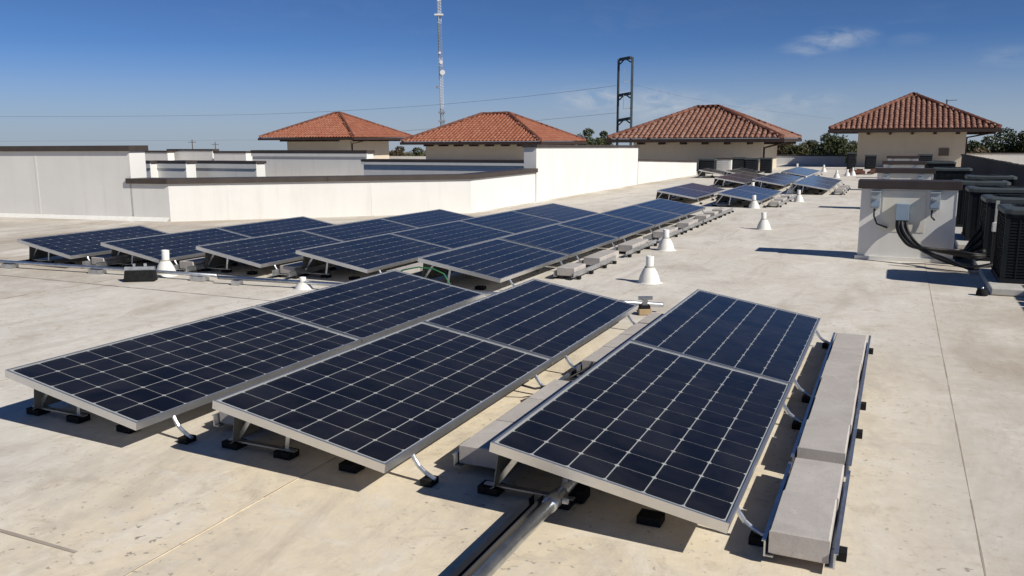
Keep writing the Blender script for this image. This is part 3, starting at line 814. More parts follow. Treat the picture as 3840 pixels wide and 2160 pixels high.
for k, (p, lab, s) in enumerate(uvs):
    t = thing('roof_vent', lab, 'vent pipe', (p[0], p[1], 0.004), rnd.uniform(0, 1), group='white roof vents')
    t.scale = (s if s < 0.9 else 1.0, s if s < 0.9 else 1.0, s)
    if s < 0.5: t.scale = (0.8, 0.8, 0.42)
    b = part(VM['boot'], 'boot', t); part(VM['collar'], 'collar', t)
    p_ = part(VM['pipe'], 'pipe', t); p_.rotation_euler = (rnd.uniform(-0.03, 0.03), rnd.uniform(-0.04, 0.04), 0)
# reddish heap
m = MB(); rr = random.Random(4)
for k in range(26):
    x, y = rr.uniform(-0.5, 0.5), rr.uniform(-0.3, 0.3); s = rr.uniform(0.06, 0.14); zz = rr.uniform(0, 0.14)
    m.hexa([(x - s, y - s, zz), (x + s, y - s * 0.8, zz), (x + s * .9, y + s, zz), (x - s, y + s * .9, zz), (x - s * .6, y - s * .7, zz + s), (x + s * .7, y - s * .6, zz + s * 1.1), (x + s * .6, y + s * .7, zz + s), (x - s * .7, y + s * .6, zz + s * .9)])
ob = m.build('debris_heap', 'heap'); place(ob, (-1.45, 41.2, 0.004)); tag(ob, 'low reddish brown heap on the roof beside white vents', 'debris heap')

# ------------------------------------------------------------------ parapet walls
def wall_run(name, label, cat, pts, z0, z1, th, side, cap_h=0.10, over=0.045, mat='wall_white', cap_mat='coping', cap=True, group=None, laps=True):
    """a wall along grid points pts, its face on the line, thickness on the given side; z1 may be a list"""
    base = Vector((pts[0][0], pts[0][1]))
    t = thing(name, label, cat, (pts[0][0], pts[0][1], 0), group=group)
    n = len(pts)
    zs = z1 if isinstance(z1, (list, tuple)) else [z1] * n
    P = [Vector((p[0], p[1])) - base for p in pts]
    def offs(d):
        out = []
        for i in range(n):
            ds = []
            if i > 0: ds.append((P[i] - P[i - 1]).normalized())
            if i < n - 1: ds.append((P[i + 1] - P[i]).normalized())
            ns = [Vector((-q.y, q.x)) * side for q in ds]
            a = sum(ns, Vector((0, 0))); a.normalize()
            k = d / max(0.3, a.dot(ns[0]))
            out.append(P[i] + a * k)
        return out
    def ribbon(mb, A_, B_, za, zb, ext=0.0):
        A_ = [q.copy() for q in A_]; B_ = [q.copy() for q in B_]
        if ext:
            d0 = (P[0] - P[1]).normalized() * ext; d1 = (P[-1] - P[-2]).normalized() * ext
            A_[0] += d0; B_[0] += d0; A_[-1] += d1; B_[-1] += d1
        o = len(mb.v)
        for i in range(n):
            mb.v += [(A_[i].x, A_[i].y, za[i]), (B_[i].x, B_[i].y, za[i]), (B_[i].x, B_[i].y, zb[i]), (A_[i].x, A_[i].y, zb[i])]
        for i in range(n - 1):
            a = o + 4 * i; b = a + 4
            mb.f += [(a, b, b + 3, a + 3), (b + 1, a + 1, a + 2, b + 2), (a + 3, b + 3, b + 2, a + 2), (a, a + 1, b + 1, b)]
        mb.f += [(o, o + 3, o + 2, o + 1), (o + 4 * n - 4, o + 4 * n - 3, o + 4 * n - 2, o + 4 * n - 1)]
    m = MB(); ribbon(m, P, offs(th), [z0] * n, zs); m.build('wall', mat, t)
    if cap:
        oA, oB = offs(-over), offs(th + over)
        d0 = (P[0] - P[1]).normalized() * over; d1 = (P[-1] - P[-2]).normalized() * over
        oA[0] = oA[0] + d0; oB[0] = oB[0] + d0; oA[-1] = oA[-1] + d1; oB[-1] = oB[-1] + d1
        for i in range(n - 1):
            ln = (P[i + 1] - P[i]).length; k = max(1, int(round(ln / 3.05)))
            for j in range(k):
                a, b = j / k + (0.003 / ln if j else 0), (j + 1) / k - (0.003 / ln if j < k - 1 else 0)
                if k > 40: a, b = j / k, (j + 1) / k
                qa, qb, ra, rb_ = oA[i].lerp(oA[i + 1], a), oA[i].lerp(oA[i + 1], b), oB[i].lerp(oB[i + 1], a), oB[i].lerp(oB[i + 1], b)
                za, zb2 = zs[i] + (zs[i + 1] - zs[i]) * a, zs[i] + (zs[i + 1] - zs[i]) * b
                m = MB(); m.hexa([(qa.x, qa.y, za + 0.002), (qb.x, qb.y, zb2 + 0.002), (rb_.x, rb_.y, zb2 + 0.002), (ra.x, ra.y, za + 0.002), (qa.x, qa.y, za + cap_h), (qb.x, qb.y, zb2 + cap_h), (rb_.x, rb_.y, zb2 + cap_h), (ra.x, ra.y, za + cap_h)])
                m.build('coping', cap_mat, t)
    if laps:
        for i in range(n - 1):
            d = (P[i + 1] - P[i]); ln = d.length; d.normalize(); nr = Vector((d.y, -d.x)) * side
            x = 1.1
            while x < ln - 0.3:
                q = P[i] + d * x; z_ = zs[i] + (zs[i + 1] - zs[i]) * x / ln
                p0, p1 = q, q + d * 0.045; o2 = nr * 0.004
                m = MB(); m.hexa([(p0.x + nr.x * .001, p0.y + nr.y * .001, z0 + 0.03), (p0.x + o2.x, p0.y + o2.y, z0 + 0.03), (p1.x + o2.x, p1.y + o2.y, z0 + 0.03), (p1.x + nr.x * .001, p1.y + nr.y * .001, z0 + 0.03),
                                  (p0.x + nr.x * .001, p0.y + nr.y * .001, z_ - 0.01), (p0.x + o2.x, p0.y + o2.y, z_ - 0.01), (p1.x + o2.x, p1.y + o2.y, z_ - 0.01), (p1.x + nr.x * .001, p1.y + nr.y * .001, z_ - 0.01)])
                m.build('wall_lap', mat, t); x += 2.9
    return t
# grey end wall and the low corner
def on_gl(px, z=0.0):
    k = bis(lambda k_: proj(A(GL[0] + (COR[0] - GL[0]) * k_, GL[1] + (COR[1] - GL[1]) * k_, z))[0] - px, -4, 2)
    return (GL[0] + (COR[0] - GL[0]) * k, GL[1] + (COR[1] - GL[1]) * k)
e326 = on_gl(326, 1.2); far_l = (GL[0] - 22, GL[1] + (GL[1] - COR[1]) / (COR[0] - GL[0]) * 22)
zg0 = z_at(GL[0], GL[1], 381); zg1 = z_at(e326[0], e326[1], 380)
W1 = wall_run('parapet_wall', 'tall pale grey parapet with brown coping, in grazing light', 'parapet', [far_l, GL, e326], -0.02, [zg0, zg0, zg1], 0.45, 1, 0.11, 0.05)
zc = z_at(COR[0], COR[1], 463); zb = z_at(BEN[0], BEN[1], 451)
vst = v_at(1347, -8.50, 1.0); zst = z_at(-8.5, vst, 434)
e327 = on_gl(327.5, 0.6)
wall_run('parapet_wall', 'low white parapet with brown coping turning the corner round the stepped panels', 'parapet', [e327, COR, BEN, (-8.5, vst)], -0.02, [zc, zc, zb, zst], 0.35, 1, 0.105, 0.05)
v605 = v_at(1605, -8.5, 1.0); ze = z_at(-8.5, v605, 371); zs_ = z_at(-8.5, vst, 371)
wall_run('parapet_wall', 'raised bright white parapet section with thin brown coping', 'parapet', [(-8.5, vst + 0.06), (-8.5, v605)], -0.02, [zs_, ze], 0.35, 1, 0.075, 0.04)
v752 = v_at(1752, -8.4, 0.3); zw = z_at(-8.5, v605 + 0.1, 404.5); zx = z_at(-8.4, v752, 408)
wall_run('parapet_wall', 'low far end of the long white parapet by the cooling units', 'parapet', [(-8.5, v605 + 0.06), (-8.4, v752)], -0.02, [zw, zx], 0.35, 1, 0.07, 0.04)
# cant strips at the wall foot
def cant(pts, side, name='cant_strip'):
    o = A(pts[0][0], pts[0][1], 0)
    m = MB()
    for i in range(len(pts) - 1):
        p, q = Vector(pts[i]), Vector(pts[i + 1]); d = (q - p).normalized(); nrm = Vector((-d.y, d.x)) * side
        pa, qa = p - nrm * 0.09, q - nrm * 0.09
        m.add([A(pa.x, pa.y, 0.004) - o, A(qa.x, qa.y, 0.004) - o, A(q.x - nrm.x * 0.004, q.y - nrm.y * 0.004, 0.085) - o, A(p.x - nrm.x * 0.004, p.y - nrm.y * 0.004, 0.085) - o], [(0, 1, 2, 3)])
    ob = m.build(name, 'flash'); ob.location = o; ob['kind'] = 'structure'
cant([far_l, GL, (COR[0] - 0.02, COR[1])], 1)

# parapets of the other wings, across the court
def wing(label, segs, V, ytop, ycap, bands, zbot=-9.8, th=0.5, group='wings across the court'):
    """segs: list of (px0, px1, V offset); bands: (y0, y1, mat, proud)"""
    t = None
    for px0, px1, dv in segs:
        v = V + dv
        u0, u1 = u_at(px0, v, 1.0), u_at(px1, v, 1.0)
        um = (u0 + u1) / 2
        if t is None:
            t = thing('courtyard_wing', label, 'parapet', (um, v, 0)); ob0 = (um, v)
        z = lambda y: z_at(um, v, y)
        x0, x1, y0 = u0 - ob0[0], u1 - ob0[0], v - ob0[1]
        m = MB(); m.box(x0, x1, y0, y0 + th, zbot, z(ycap)); m.build('wall', 'wall_white', t)
        m = MB(); cv = (bands[0][3] if bands else 0.02) + 0.006; m.box(x0 - cv, x1 + cv, y0 - cv, y0 + th + cv, z(ycap) + 0.002, z(ytop)); m.build('coping', 'coping', t)
        for ya, yb, mt, pr in bands:
            m = MB(); m.box(x0 - pr, x1 + pr, y0 - pr, y0 - 0.002, z(yb), z(ya)); m.build('moulding', mt, t)
    return t
wing('stepped white parapet with moulded top across the court', [(342, 376, 0.0), (366, 466, 0.36), (430, 643, 1.5)], 24, 404.5, 411, [(411.3, 423, 'wall_white', 0.04)])
wing('far white parapet block standing taller than its neighbours', [(421, 534, 0.0)], 37, 375, 379.5, [])
wing('far low white parapet beside the taller parapet block', [(340, 421, 0.0)], 36.2, 379, 384, [])
wing('far low white parapet right of the taller parapet block', [(537, 618, 0.0)], 36.5, 380, 385, [])
wing('long pale parapet with moulded top below the pointed tiled roof', [(635, 922, 0.0)], 29.5, 378, 385.5, [(385.8, 393.5, 'wall_white', 0.045)])
wing('long pale parapet with heavy moulded top below the ridged tiled roof', [(914, 1338, 0.0)], 27.5, 401.5, 408, [(408.3, 415.5, 'wall_white', 0.07)])

def unseen_wing_roof():
    m = MB(); m.box(-70, -9.4, 28.3, 78, -0.30, -0.02); m.box(-70, -30, 25.2, 28.29, -0.30, -0.02)  # flat roofs out of view, added to bounce warm light onto the tower walls
    ob = m.build('unseen_wing_roof', 'roof'); ob.rotation_euler = (0, 0, -YAW); ob['kind'] = 'structure'
unseen_wing_roof()
# dark screen wall behind the condensers
def build_screen():
    u0 = 2.5; va, vb = 6.0, v_at(2420, 2.5, 1.0)
    t = thing('screen_wall', 'dark charcoal screen wall with uneven top edge behind the condensers', 'screen wall', (u0, va, 0))
    vn = v_at(2576, u0, 1.0); zn, zf = z_at(u0, vn, 417), z_at(u0, vb, 388)
    zz = lambda v: zf + (zn - zf) * (vb - v) / (vb - vn)
    v = va; k = 0; rr = random.Random(2)
    while v < vb - 0.05:
        ln = min(1.22, vb - v)
        m = MB(); a, b = v - va, v + ln - va - 0.008
        m.hexa([(0, a, 0.004), (0.08, a, 0.004), (0.08, b, 0.004), (0, b, 0.004), (0, a, zz(v) - 0.06), (0.08, a, zz(v) - 0.06), (0.08, b, zz(v + ln) - 0.06), (0, b, zz(v + ln) - 0.06)])
        m.build('panel', 'screen', t)
        q = 0.0
        m = MB()
        while q < ln - 0.02:
            w = 0.30; zt = zz(v + q) - rr.uniform(0.0, 0.02)
            m.box(-0.035, 0.115, a + q, a + min(q + w * 0.82, ln - 0.01), zz(v + q) - 0.062, zt + 0.012)
            q += w
        m.build('cap_tile', 'screen', t)
        v += ln
    wall_run('parapet_wall', 'sunlit far parapet beside the right tiled tower', 'parapet', [(2.75, 56.5), (13, 56.5)], -0.02, z_at(5, 56.5, 386.5), 0.4, 1, 0.05, 0.03)
build_screen()
# low wall between the two towers
vl = 56.5
ul0, ul1 = u_at(1941, vl, 0.5), u_at(2127, vl, 0.5)
wall_run('parapet_wall', 'low half shaded parapet between the two nearest tiled towers', 'parapet', [(ul0, vl), (ul1, vl)], -0.02, z_at((ul0 + ul1) / 2, vl, 392.5), 0.35, 1, 0.08, 0.04)

# ------------------------------------------------------------------ pipe chases and condensers
def chase(label, u0, u1, v, h, dep=0.36, detail=True):
    t = thing('pipe_chase', label, 'pipe chase', (u0, v, 0.004), group='white pipe chases')
    w = u1 - u0
    m = MB(); m.box(0, w, 0, dep, 0, h - 0.11); m.build('body', 'wall_white', t)
    m = MB(); m.box(-0.045, w + 0.045, -0.045, dep + 0.045, h - 0.109, h); m.build('cap', 'cap_dark', t, bevel=0.006)
    m = MB(); m.box(-0.03, w + 0.03, -0.03, -0.002, 0, 0.05); m.build('base_flashing', 'flash', t)
    m = MB(); m.box(w - 0.004, w + 0.006, -0.008, -0.002, 0.05, h - 0.112); m.build('corner_bead', 'pvc', t)
    for k, x in enumerate((0.12 * w / 1.1, 0.80 * w / 1.1)):
        m = MB(); z0 = h - 0.46
        m.box(x, x + 0.115, -0.075, -0.0065, z0 + 0.10, z0 + 0.31); d_ = m.build('disconnect_switch', 'boxgrey', t, bevel=0.004)
        m = MB(); m.box(x - 0.006, x + 0.121, -0.09, -0.0065, z0 + 0.31, z0 + 0.325); m.build('hood', 'boxgrey', d_)
        m = MB(); m.box(x + 0.008, x + 0.107, -0.081, -0.0755, z0 + 0.125, z0 + 0.20); m.build('cover', 'boxblue', d_)
        m = MB(); m.box(x + 0.03, x + 0.085, -0.108, -0.0755, z0 + 0.225, z0 + 0.245); m.build('handle', 'boxgrey', d_)
        if detail:
            m = MB(); m.tube([(x + 0.05, -0.05, z0 + 0.10), (x + 0.05, -0.06, z0), (x + 0.09, -0.05, z0 - 0.10), (x + 0.22, -0.03, z0 - 0.15)] if k == 0 else
                             [(x + 0.03, -0.05, z0 + 0.10), (x + 0.03, -0.05, z0 + 0.01), (x + 0.07, -0.07, z0 - 0.03)], 0.011, 8)
            m.build('whip', 'insul', t, True)
    m = MB(); m.box(0.26 * w / 1.1, 0.76 * w / 1.1, -0.006, -0.002, h - 0.66, h - 0.13); m.build('access_panel', 'cream', t)
    x = 0.42 * w / 1.1
    m = MB(); m.box(x, x + 0.155, -0.13, -0.0065, h - 0.50, h - 0.29)
    hb = m.build('pipe_hood', 'boxblue', t, bevel=0.004)
    m = MB(); m.box(x + 0.008, x + 0.147, -0.122, -0.01, h - 0.515, h - 0.5005); m.build('opening', 'coil', hb)
    return t
Z1 = 1.04
chase('white stucco pipe chase with brown cap and two grey switch boxes, cables hanging out', -0.42, 0.70, 11.90, Z1)
ztop2 = 0.93
chase('second white pipe chase, just beyond the one with hanging cables', -0.42, 0.70, 20.5, 0.93, detail=False)
chase('third white pipe chase in the line towards the right tiled tower', -0.42, 0.70, 28.25, 0.91, detail=False)
chase('fourth white pipe chase in the line, standing before the right tiled tower', -0.42, 0.70, 37.5, 0.90, detail=False)
# refrigerant lines from the first chase
r5 = random.Random(9)
for k in range(7):
    x0 = 0.03 + 0.018 * k; dz = r5.uniform(-0.03, 0.03); fl = 0.10 + 0.05 * (k % 3)
    far = k < 3
    end = [(0.62 + 0.02 * k, 11.72 - 0.03 * k, 0.16 + 0.02 * k), (0.95, 11.62, 0.13 + 0.02 * k), (1.12, 11.9, 0.14)] if far else [(0.60, 11.36 - 0.04 * (k - 3), 0.10 + 0.015 * (k - 3)), (0.86, 11.22 - 0.05 * (k - 3), 0.06), (1.10, 11.15, 0.12)]
    pts = [(x0, 11.80, Z1 - 0.50), (x0 + 0.01, 11.76, Z1 - 0.60 + dz), (x0 + 0.06, 11.72, Z1 - 0.70 + dz), (x0 + 0.16, 11.66, Z1 - 0.80 + dz * 0.5), (x0 + 0.32, 11.60 - 0.02 * k, 0.17 + (0.05 if far else 0.0))] + end
    # smooth
    sm = []
    P4 = [Vector(p) for p in pts]
    for i in range(len(P4) - 1):
        p0, p1, p2, p3 = P4[max(i - 1, 0)], P4[i], P4[i + 1], P4[min(i + 2, len(P4) - 1)]
        for q in range(5):
            tt = q / 5
            sm.append(tuple(0.5 * ((2 * p1) + (-p0 + p2) * tt + (2 * p0 - 5 * p1 + 4 * p2 - p3) * tt * tt + (-p0 + 3 * p1 - 3 * p2 + p3) * tt ** 3)))
    sm.append(pts[-1])
    ob = wire('refrigerant_line', 'black insulated refrigerant line drooping from the first white chase to the condensers', 'pipe', sm, (0.024 if k % 2 else 0.018) if k != 5 else 0.010, 'insul' if k != 5 else 'copper')
    if k == 5: ob['label'] = 'thin bare copper line hanging among the black insulated lines'
    ob['group'] = 'refrigerant lines of the first chase'

def condenser_meshes():
    d = {}; w, dp, h = 0.82, 0.82, 0.80
    m = MB(); m.box(-0.01, w + 0.01, -0.01, dp + 0.01, 0, 0.05); d['base_pan'] = m.mesh('base_pan', 'ac')
    m = MB(); m.box(0.035, w - 0.035, 0.035, dp - 0.035, 0.05, h - 0.06); d['coil'] = m.mesh('coil', 'coil')
    m = MB()
    for x in (0, w - 0.045):
        for y in (0, dp - 0.045): m.box(x, x + 0.045, y, y + 0.045, 0.05, h - 0.06)
    d['post'] = m
    m = MB(); z = 0.075
    while z < h - 0.085:
        for a, b in (((0.045, 0.012), (w - 0.045, 0.012)), ((0.045, dp - 0.012), (w - 0.045, dp - 0.012)), ((0.012, 0.045), (0.012, dp - 0.045)), ((w - 0.012, 0.045), (w - 0.012, dp - 0.045))):
            m.bar((a[0], a[1], z), (b[0], b[1], z), 0.012, 0.016)
        z += 0.032
    # vertical ribs
    for i in range(1, 6):
        q = i * w / 6
        for p in ((q, 0.006), (q, dp - 0.006), (0.006, q), (w - 0.006, q)): m.bar((p[0], p[1], 0.05), (p[0], p[1], h - 0.06), 0.012, 0.012)
    d['louvers'] = m.mesh('louvers', 'ac')
    m = MB(); nr = 40
    def rim(e, z_):
        out = []
        for k in range(nr):
            t = 2 * math.pi * (k + 0.5) / nr; hx = w / 2 + e
            r_ = min(hx / max(abs(math.cos(t)), 1e-6), hx / max(abs(math.sin(t)), 1e-6), hx * 1.30)
            out.append((w / 2 + r_ * math.cos(t), dp / 2 + r_ * math.sin(t), z_))
        return out
    def circ(r_, z_): return [(w / 2 + r_ * math.cos(2 * math.pi * (k + 0.5) / nr), dp / 2 + r_ * math.sin(2 * math.pi * (k + 0.5) / nr), z_) for k in range(nr)]
    rings = [rim(0.0, h - 0.064), rim(0.02, h - 0.055), rim(0.02, h - 0.012), rim(0.0, h), circ(0.34, h + 0.010), circ(0.33, h + 0.004), circ(0.33, h - 0.05)]
    for r_ in rings: m.v += r_
    for k in range(len(rings) - 1):
        for q in range(nr): m.f.append((nr * k + q, nr * k + (q + 1) % nr, nr * k + nr + (q + 1) % nr, nr * k + nr + q))
    d['top_cover'] = m.mesh('top_cover', 'ac_top')
    m = MB()
    for r_ in (0.06, 0.12, 0.18, 0.24, 0.30):
        m.tube([(w / 2 + r_ * math.cos(2 * math.pi * k / 24), dp / 2 + r_ * math.sin(2 * math.pi * k / 24), h + 0.015) for k in range(25)], 0.004, 5, False)
    for k in range(8):
        t = math.pi * k / 8; m.bar((w / 2 - 0.335 * math.cos(t), dp / 2 - 0.335 * math.sin(t), h + 0.014), (w / 2 + 0.335 * math.cos(t), dp / 2 + 0.335 * math.sin(t), h + 0.014), 0.006, 0.006)
    m.lathe([(0.07, h + 0.012), (0.07, h + 0.02), (0.06, h + 0.026)], 16, (w / 2, dp / 2))
    d['fan_guard'] = m.mesh('fan_guard', 'ac')
    m = MB(); m.lathe([(0.33, h - 0.05), (0.33, h - 0.04)], 24, (w / 2, dp / 2)); d['fan_well'] = m.mesh('fan_well', 'coil')
    return d
CM = condenser_meshes()
def condenser(label, u, v, h=1.0, pad=0.075, group='condensing units behind the pipe chases', lead=0.0):
    t = thing('condensing_unit', label, 'condensing unit', (u, v, pad + 0.004), group=group)
    t.scale = (1, 1, h)
    for k in ('base_pan', 'coil', 'louvers', 'top_cover', 'fan_guard', 'fan_well'): part(CM[k], k, t)
    for x in (0, 0.775):
        for y in (0, 0.775):
            if 'p' not in CM:
                m = MB(); m.box(0, 0.045, 0, 0.045, 0.05, 0.74); CM['p'] = m.mesh('corner_post', 'ac')
            part(CM['p'], 'corner_post', t).location = (x, y, 0)
    return t
def slab(label, u0, u1, v0, v1, h=0.075):
    m = MB(); m.box(0, u1 - u0, 0, v1 - v0, 0, h); ob = m.build('equipment_pad', 'pad', bevel=0.012); place(ob, (u0, v0, 0.0041)); return tag(ob, label, 'equipment pad')
slab('pale pad under the front pair of condensing units', 0.94, 2.10, 9.60, 12.70)
slab('pale pad under the middle pair of condensing units', 0.85, 2.0, 13.5, 17.4)
cl = [(1.05, 9.98, 'nearest dark green condensing unit, at the front of its pad by the hanging cables'), (1.02, 11.72, 'second condensing unit, behind the front one on the same pad'),
      (0.98, 14.0, 'third dark condensing unit, first on the middle pad'), (0.90, 16.2, 'fourth dark condensing unit, second on the middle pad'),
      (1.25, 18.6, 'fifth dark condensing unit, past the middle pad'), (0.82, 23.4, 'sixth dark condensing unit, between the second and third chases'),
      (0.82, 30.0, 'seventh dark condensing unit, beyond the third chase')]
for u, v, lab in cl: condenser(lab, u, v, 0.97, pad=0.075)
for u0, u1, v0, v1, lab in ((1.15, 2.2, 18.45, 19.6, 'fifth'), (0.74, 1.75, 23.25, 24.4, 'sixth'), (0.74, 1.75, 29.85, 31.0, 'seventh')):
    slab('small pale pad under the %s condensing unit' % lab, u0, u1, v0, v1)
# insulated connection stub and white service cover between the front units
t = thing('service_post', 'white upright line cover between the first two condensing units', 'line cover', (1.05, 11.15, 0.0792))
m = MB(); m.box(0.01, 0.05, 0, 0.05, 0, 0.42); m.build('lower_post', 'insul', t); m = MB(); m.box(-0.005, 0.065, -0.01, 0.07, 0.42, 0.53); m.build('cover_box', 'flash', t, bevel=0.005); m = MB(); m.box(0.012, 0.048, 0.01, 0.05, 0.53, 0.78); m.build('upper_post', 'pad', t)
t = thing('pad_anchor', 'round black foot at the corner of the front equipment pad', 'foot', (0.86, 9.56, 0.004))
m = MB(); m.lathe([(0.055, 0), (0.055, 0.03), (0.045, 0.06), (0.03, 0.065)], 16); m.build('cup', 'rubber', t, True)
m = MB(); m.lathe([(0.012, 0.065), (0.012, 0.085)], 10); m.build('bolt', 'galv', t, True)
# black drain/line sets lying on the roof between chase and pads
for k in range(4):
    y = 11.0 + 0.16 * k
    wire('refrigerant_line', 'black insulated line lying low between the first chase and the equipment pads', 'pipe',
         [(0.72, y + 1.4, 0.05), (0.80, y + 1.2, 0.06), (0.88, y + 1.0, 0.10), (1.03, y + 0.7 , 0.2 + 0.1 * k)], 0.032, 'insul')['group'] = 'low lines by the pads'
# equipment by the far towers
def far_unit(label, px0, px1, y0, y1, v, mat, cat='cooling unit', name='cooling_unit'):
    u0, u1 = u_at(px0, v, 0.5), u_at(px1, v, 0.5); w = u1 - u0; h = z_at((u0 + u1) / 2, v, y0)
    t = thing(name, label, cat, (u0, v, 0.004))
    m = MB(); m.box(0, w, 0, w * 0.9, 0, h * 0.9); m.build('cabinet', mat, t)
    m = MB(); m.box(-0.03, w + 0.03, -0.03, w * 0.9 + 0.03, h * 0.9 + 0.001, h); m.build('lid', 'ac_top' if mat != 'wall_white' else 'coping', t)
    m = MB()
    for k in range(6): m.box(0.06, w - 0.06, -0.02, -0.002, h * (0.14 + 0.12 * k), h * (0.2 + 0.12 * k))
    m.build('grille', 'coil' if mat != 'wall_white' else 'wall_white', t)
far_unit('dark cooling unit beside the end of the long white parapet', 1758, 1796, 400, 432, 39.8, 'ac')
far_unit('white pipe chase between dark cooling units below the tiled tower', 1799, 1839, 398, 432, 40.6, 'wall_white', 'pipe chase', 'pipe_chase')
far_unit('wide dark cooling unit right of the white far chase', 1843, 1872, 396, 430, 40.9, 'ac')
far_unit('dark cooling unit next to the wide one below the tiled tower', 1874, 1904, 398, 430, 40.9, 'ac')
far_unit('dark cooling unit at the corner post of the tiled tower', 1912, 1940, 397, 428, 41.2, 'ac')
far_unit('tall dark cabinet left of the right tiled tower', 2131, 2151, 383, 424, 47.9, 'ac', 'cabinet', 'utility_cabinet')
far_unit('dark cooling unit in front of the right tower wall, left', 2176, 2204, 390, 424, 48.6, 'ac')
far_unit('dark cooling unit in front of the right tower wall, right', 2310, 2345, 388, 420, 48.6, 'ac')

# ------------------------------------------------------------------ tiled hip-roof towers
def tile_mesh():
    m = MB(); n = 5; ln = 0.40
    for y, r, lift in ((0.0, 0.104, 0.020), (ln, 0.086, 0.004)):
        for k in range(n + 1):
            t = math.pi * k / n; m.v.append((r * math.cos(t), y, lift + r * 0.80 * math.sin(t)))
    for k in range(n): m.f.append((k, k + n + 1, k + n + 2, k + 1))
    m.f.append(tuple(range(n + 1)))
    return m
TILE = tile_mesh(); TILE_ME = TILE.mesh('tile', 'tile_near')
def tower(label, uN, vN, w, d, ze, zr, z0, ov, fine, tails=True, wall='wall_tan', pitch=0.272, u_wall=None):
    t = thing('tiled_tower', label, 'tower', (uN - w, vN, 0))       # local: x 0..w along u, y 0..d along v
    m = MB(); m.box(ov, w - ov, ov, d - ov, z0, ze - 0.14); wl_ = m.build('wall', wall, t)
    m = MB(); m.box(0.02, w - 0.02, 0.02, d - 0.02, ze - 0.139, ze - 0.03); m.build('soffit', 'fascia', t)
    g = 0.09    # gutter
    m = MB(); m.box(-g, w + g, -g, 0.018, ze - 0.21, ze - 0.035); m.box(-g, w + g, d - 0.018, d + g, ze - 0.21, ze - 0.035)
    m.box(-g, 0.018, 0.019, d - 0.019, ze - 0.21, ze - 0.035); m.box(w - 0.018, w + g, 0.019, d - 0.019, ze - 0.21, ze - 0.035)
    m.build('gutter', 'fascia', t)
    if tails:
        k = ov + 0.5
        while k < w - ov:
            m = MB(); m.box(k, k + 0.13, 0.03, ov - 0.004, ze - 0.32, ze - 0.141); m.build('rafter_tail', 'fascia', t); k += 1.12
        k = ov + 0.5
        while k < d - ov:
            m = MB(); m.box(w - ov + 0.004, w - 0.03, k, k + 0.13, ze - 0.32, ze - 0.141); m.build('rafter_tail', 'fascia', t); k += 1.12
    hd = min(w, d) / 2
    if w >= d: r0, r1 = Vector((hd, d / 2, zr)), Vector((w - hd, d / 2, zr))
    else: r0, r1 = Vector((w / 2, hd, zr)), Vector((w / 2, d - hd, zr))
    c = [Vector((0, 0, ze)), Vector((w, 0, ze)), Vector((w, d, ze)), Vector((0, d, ze))]
    m = MB(); m.v = [tuple(p) for p in c + [r0, r1]]
    if w >= d: m.f = [(0, 1, 5, 4), (1, 2, 5), (2, 3, 4, 5), (3, 0, 4)]
    else: m.f = [(0, 1, 4), (1, 2, 5, 4), (2, 3, 5), (3, 0, 4, 5)]
    m.f.append((3, 2, 1, 0))
    roof = m.build('roof', 'pan_near' if fine else 'pan', t)
    slope = math.atan2(zr - ze, hd)
    joined = MB()
    faces = [(Vector((0, 0, ze)), Vector((1, 0, 0)), Vector((0, 1, 0)), w, fine), (Vector((w, 0, ze)), Vector((0, 1, 0)), Vector((-1, 0, 0)), d, False),
             (Vector((0, d, ze)), Vector((0, -1, 0)), Vector((1, 0, 0)), d, False), (Vector((w, d, ze)), Vector((-1, 0, 0)), Vector((0, -1, 0)), w, False)]
    step = 0.345; nobj = 0; rr = random.Random(int(w * 100))
    for o, e, inw, ln, fobj in faces:
        up = (inw * math.cos(slope) + Vector((0, 0, math.sin(slope)))).normalized(); nrm = e.cross(up).normalized()
        ncol = int(round(ln / pitch)); pt = ln / ncol
        for i in range(ncol):
            x = (i + 0.5) * pt
            lim = min(x, ln - x, hd)
            k = 0
            while k * step * math.cos(slope) < lim - 0.06:
                p = o + e * (x + rr.uniform(-0.012, 0.012)) + up * (k * step + rr.uniform(-0.012, 0.012) - (0.06 if k == 0 else 0.0)) + nrm * (0.004 + 0.0015 * (k % 2))
                mt = Matrix(((e.x, up.x, nrm.x, p.x), (e.y, up.y, nrm.y, p.y), (e.z, up.z, nrm.z, p.z), (0, 0, 0, 1)))
                if fobj and nobj < 300:
                    part(TILE_ME, 'tile', roof, mt); nobj += 1
                else:
                    joined.add([mt @ Vector(q) for q in TILE.v], TILE.f)
                k += 1
    if joined.v:
        ob = joined.build('tile_field', 'tile_near' if fine else 'tile', roof); ob['kind'] = 'stuff'
    # ridge and hip caps
    m = MB()
    ends = [(c[0], r0), (c[1], r1 if w >= d else r0), (c[2], r1), (c[3], r0 if w >= d else r1)]
    lines = ends + ([(r0, r1)] if (r1 - r0).length > 0.2 else [])
    for a, b in lines:
        a, b = a + Vector((0, 0, 0.05)), b + Vector((0, 0, 0.09)); n = max(1, int((b - a).length / 0.36))
        for k in range(n):
            p, q = a.lerp(b, k / n), a.lerp(b, min(1.0, (k + 1.08) / n))
            m.tube([p, q], [0.125, 0.105], 7)
    hp = m.build('hip_cap', 'ridge_tile', roof); hp['kind'] = 'stuff'
    # downspout at the near right corner
    m = MB(); x = w - ov + 0.05; y = ov + 0.35
    m.tube([(w - 0.02, y, ze - 0.13), (w - 0.02, y, ze - 0.22), (x, y, ze - 0.50), (x, y, z0)], 0.05, 8); m.build('downspout', 'fascia', t)
    return t

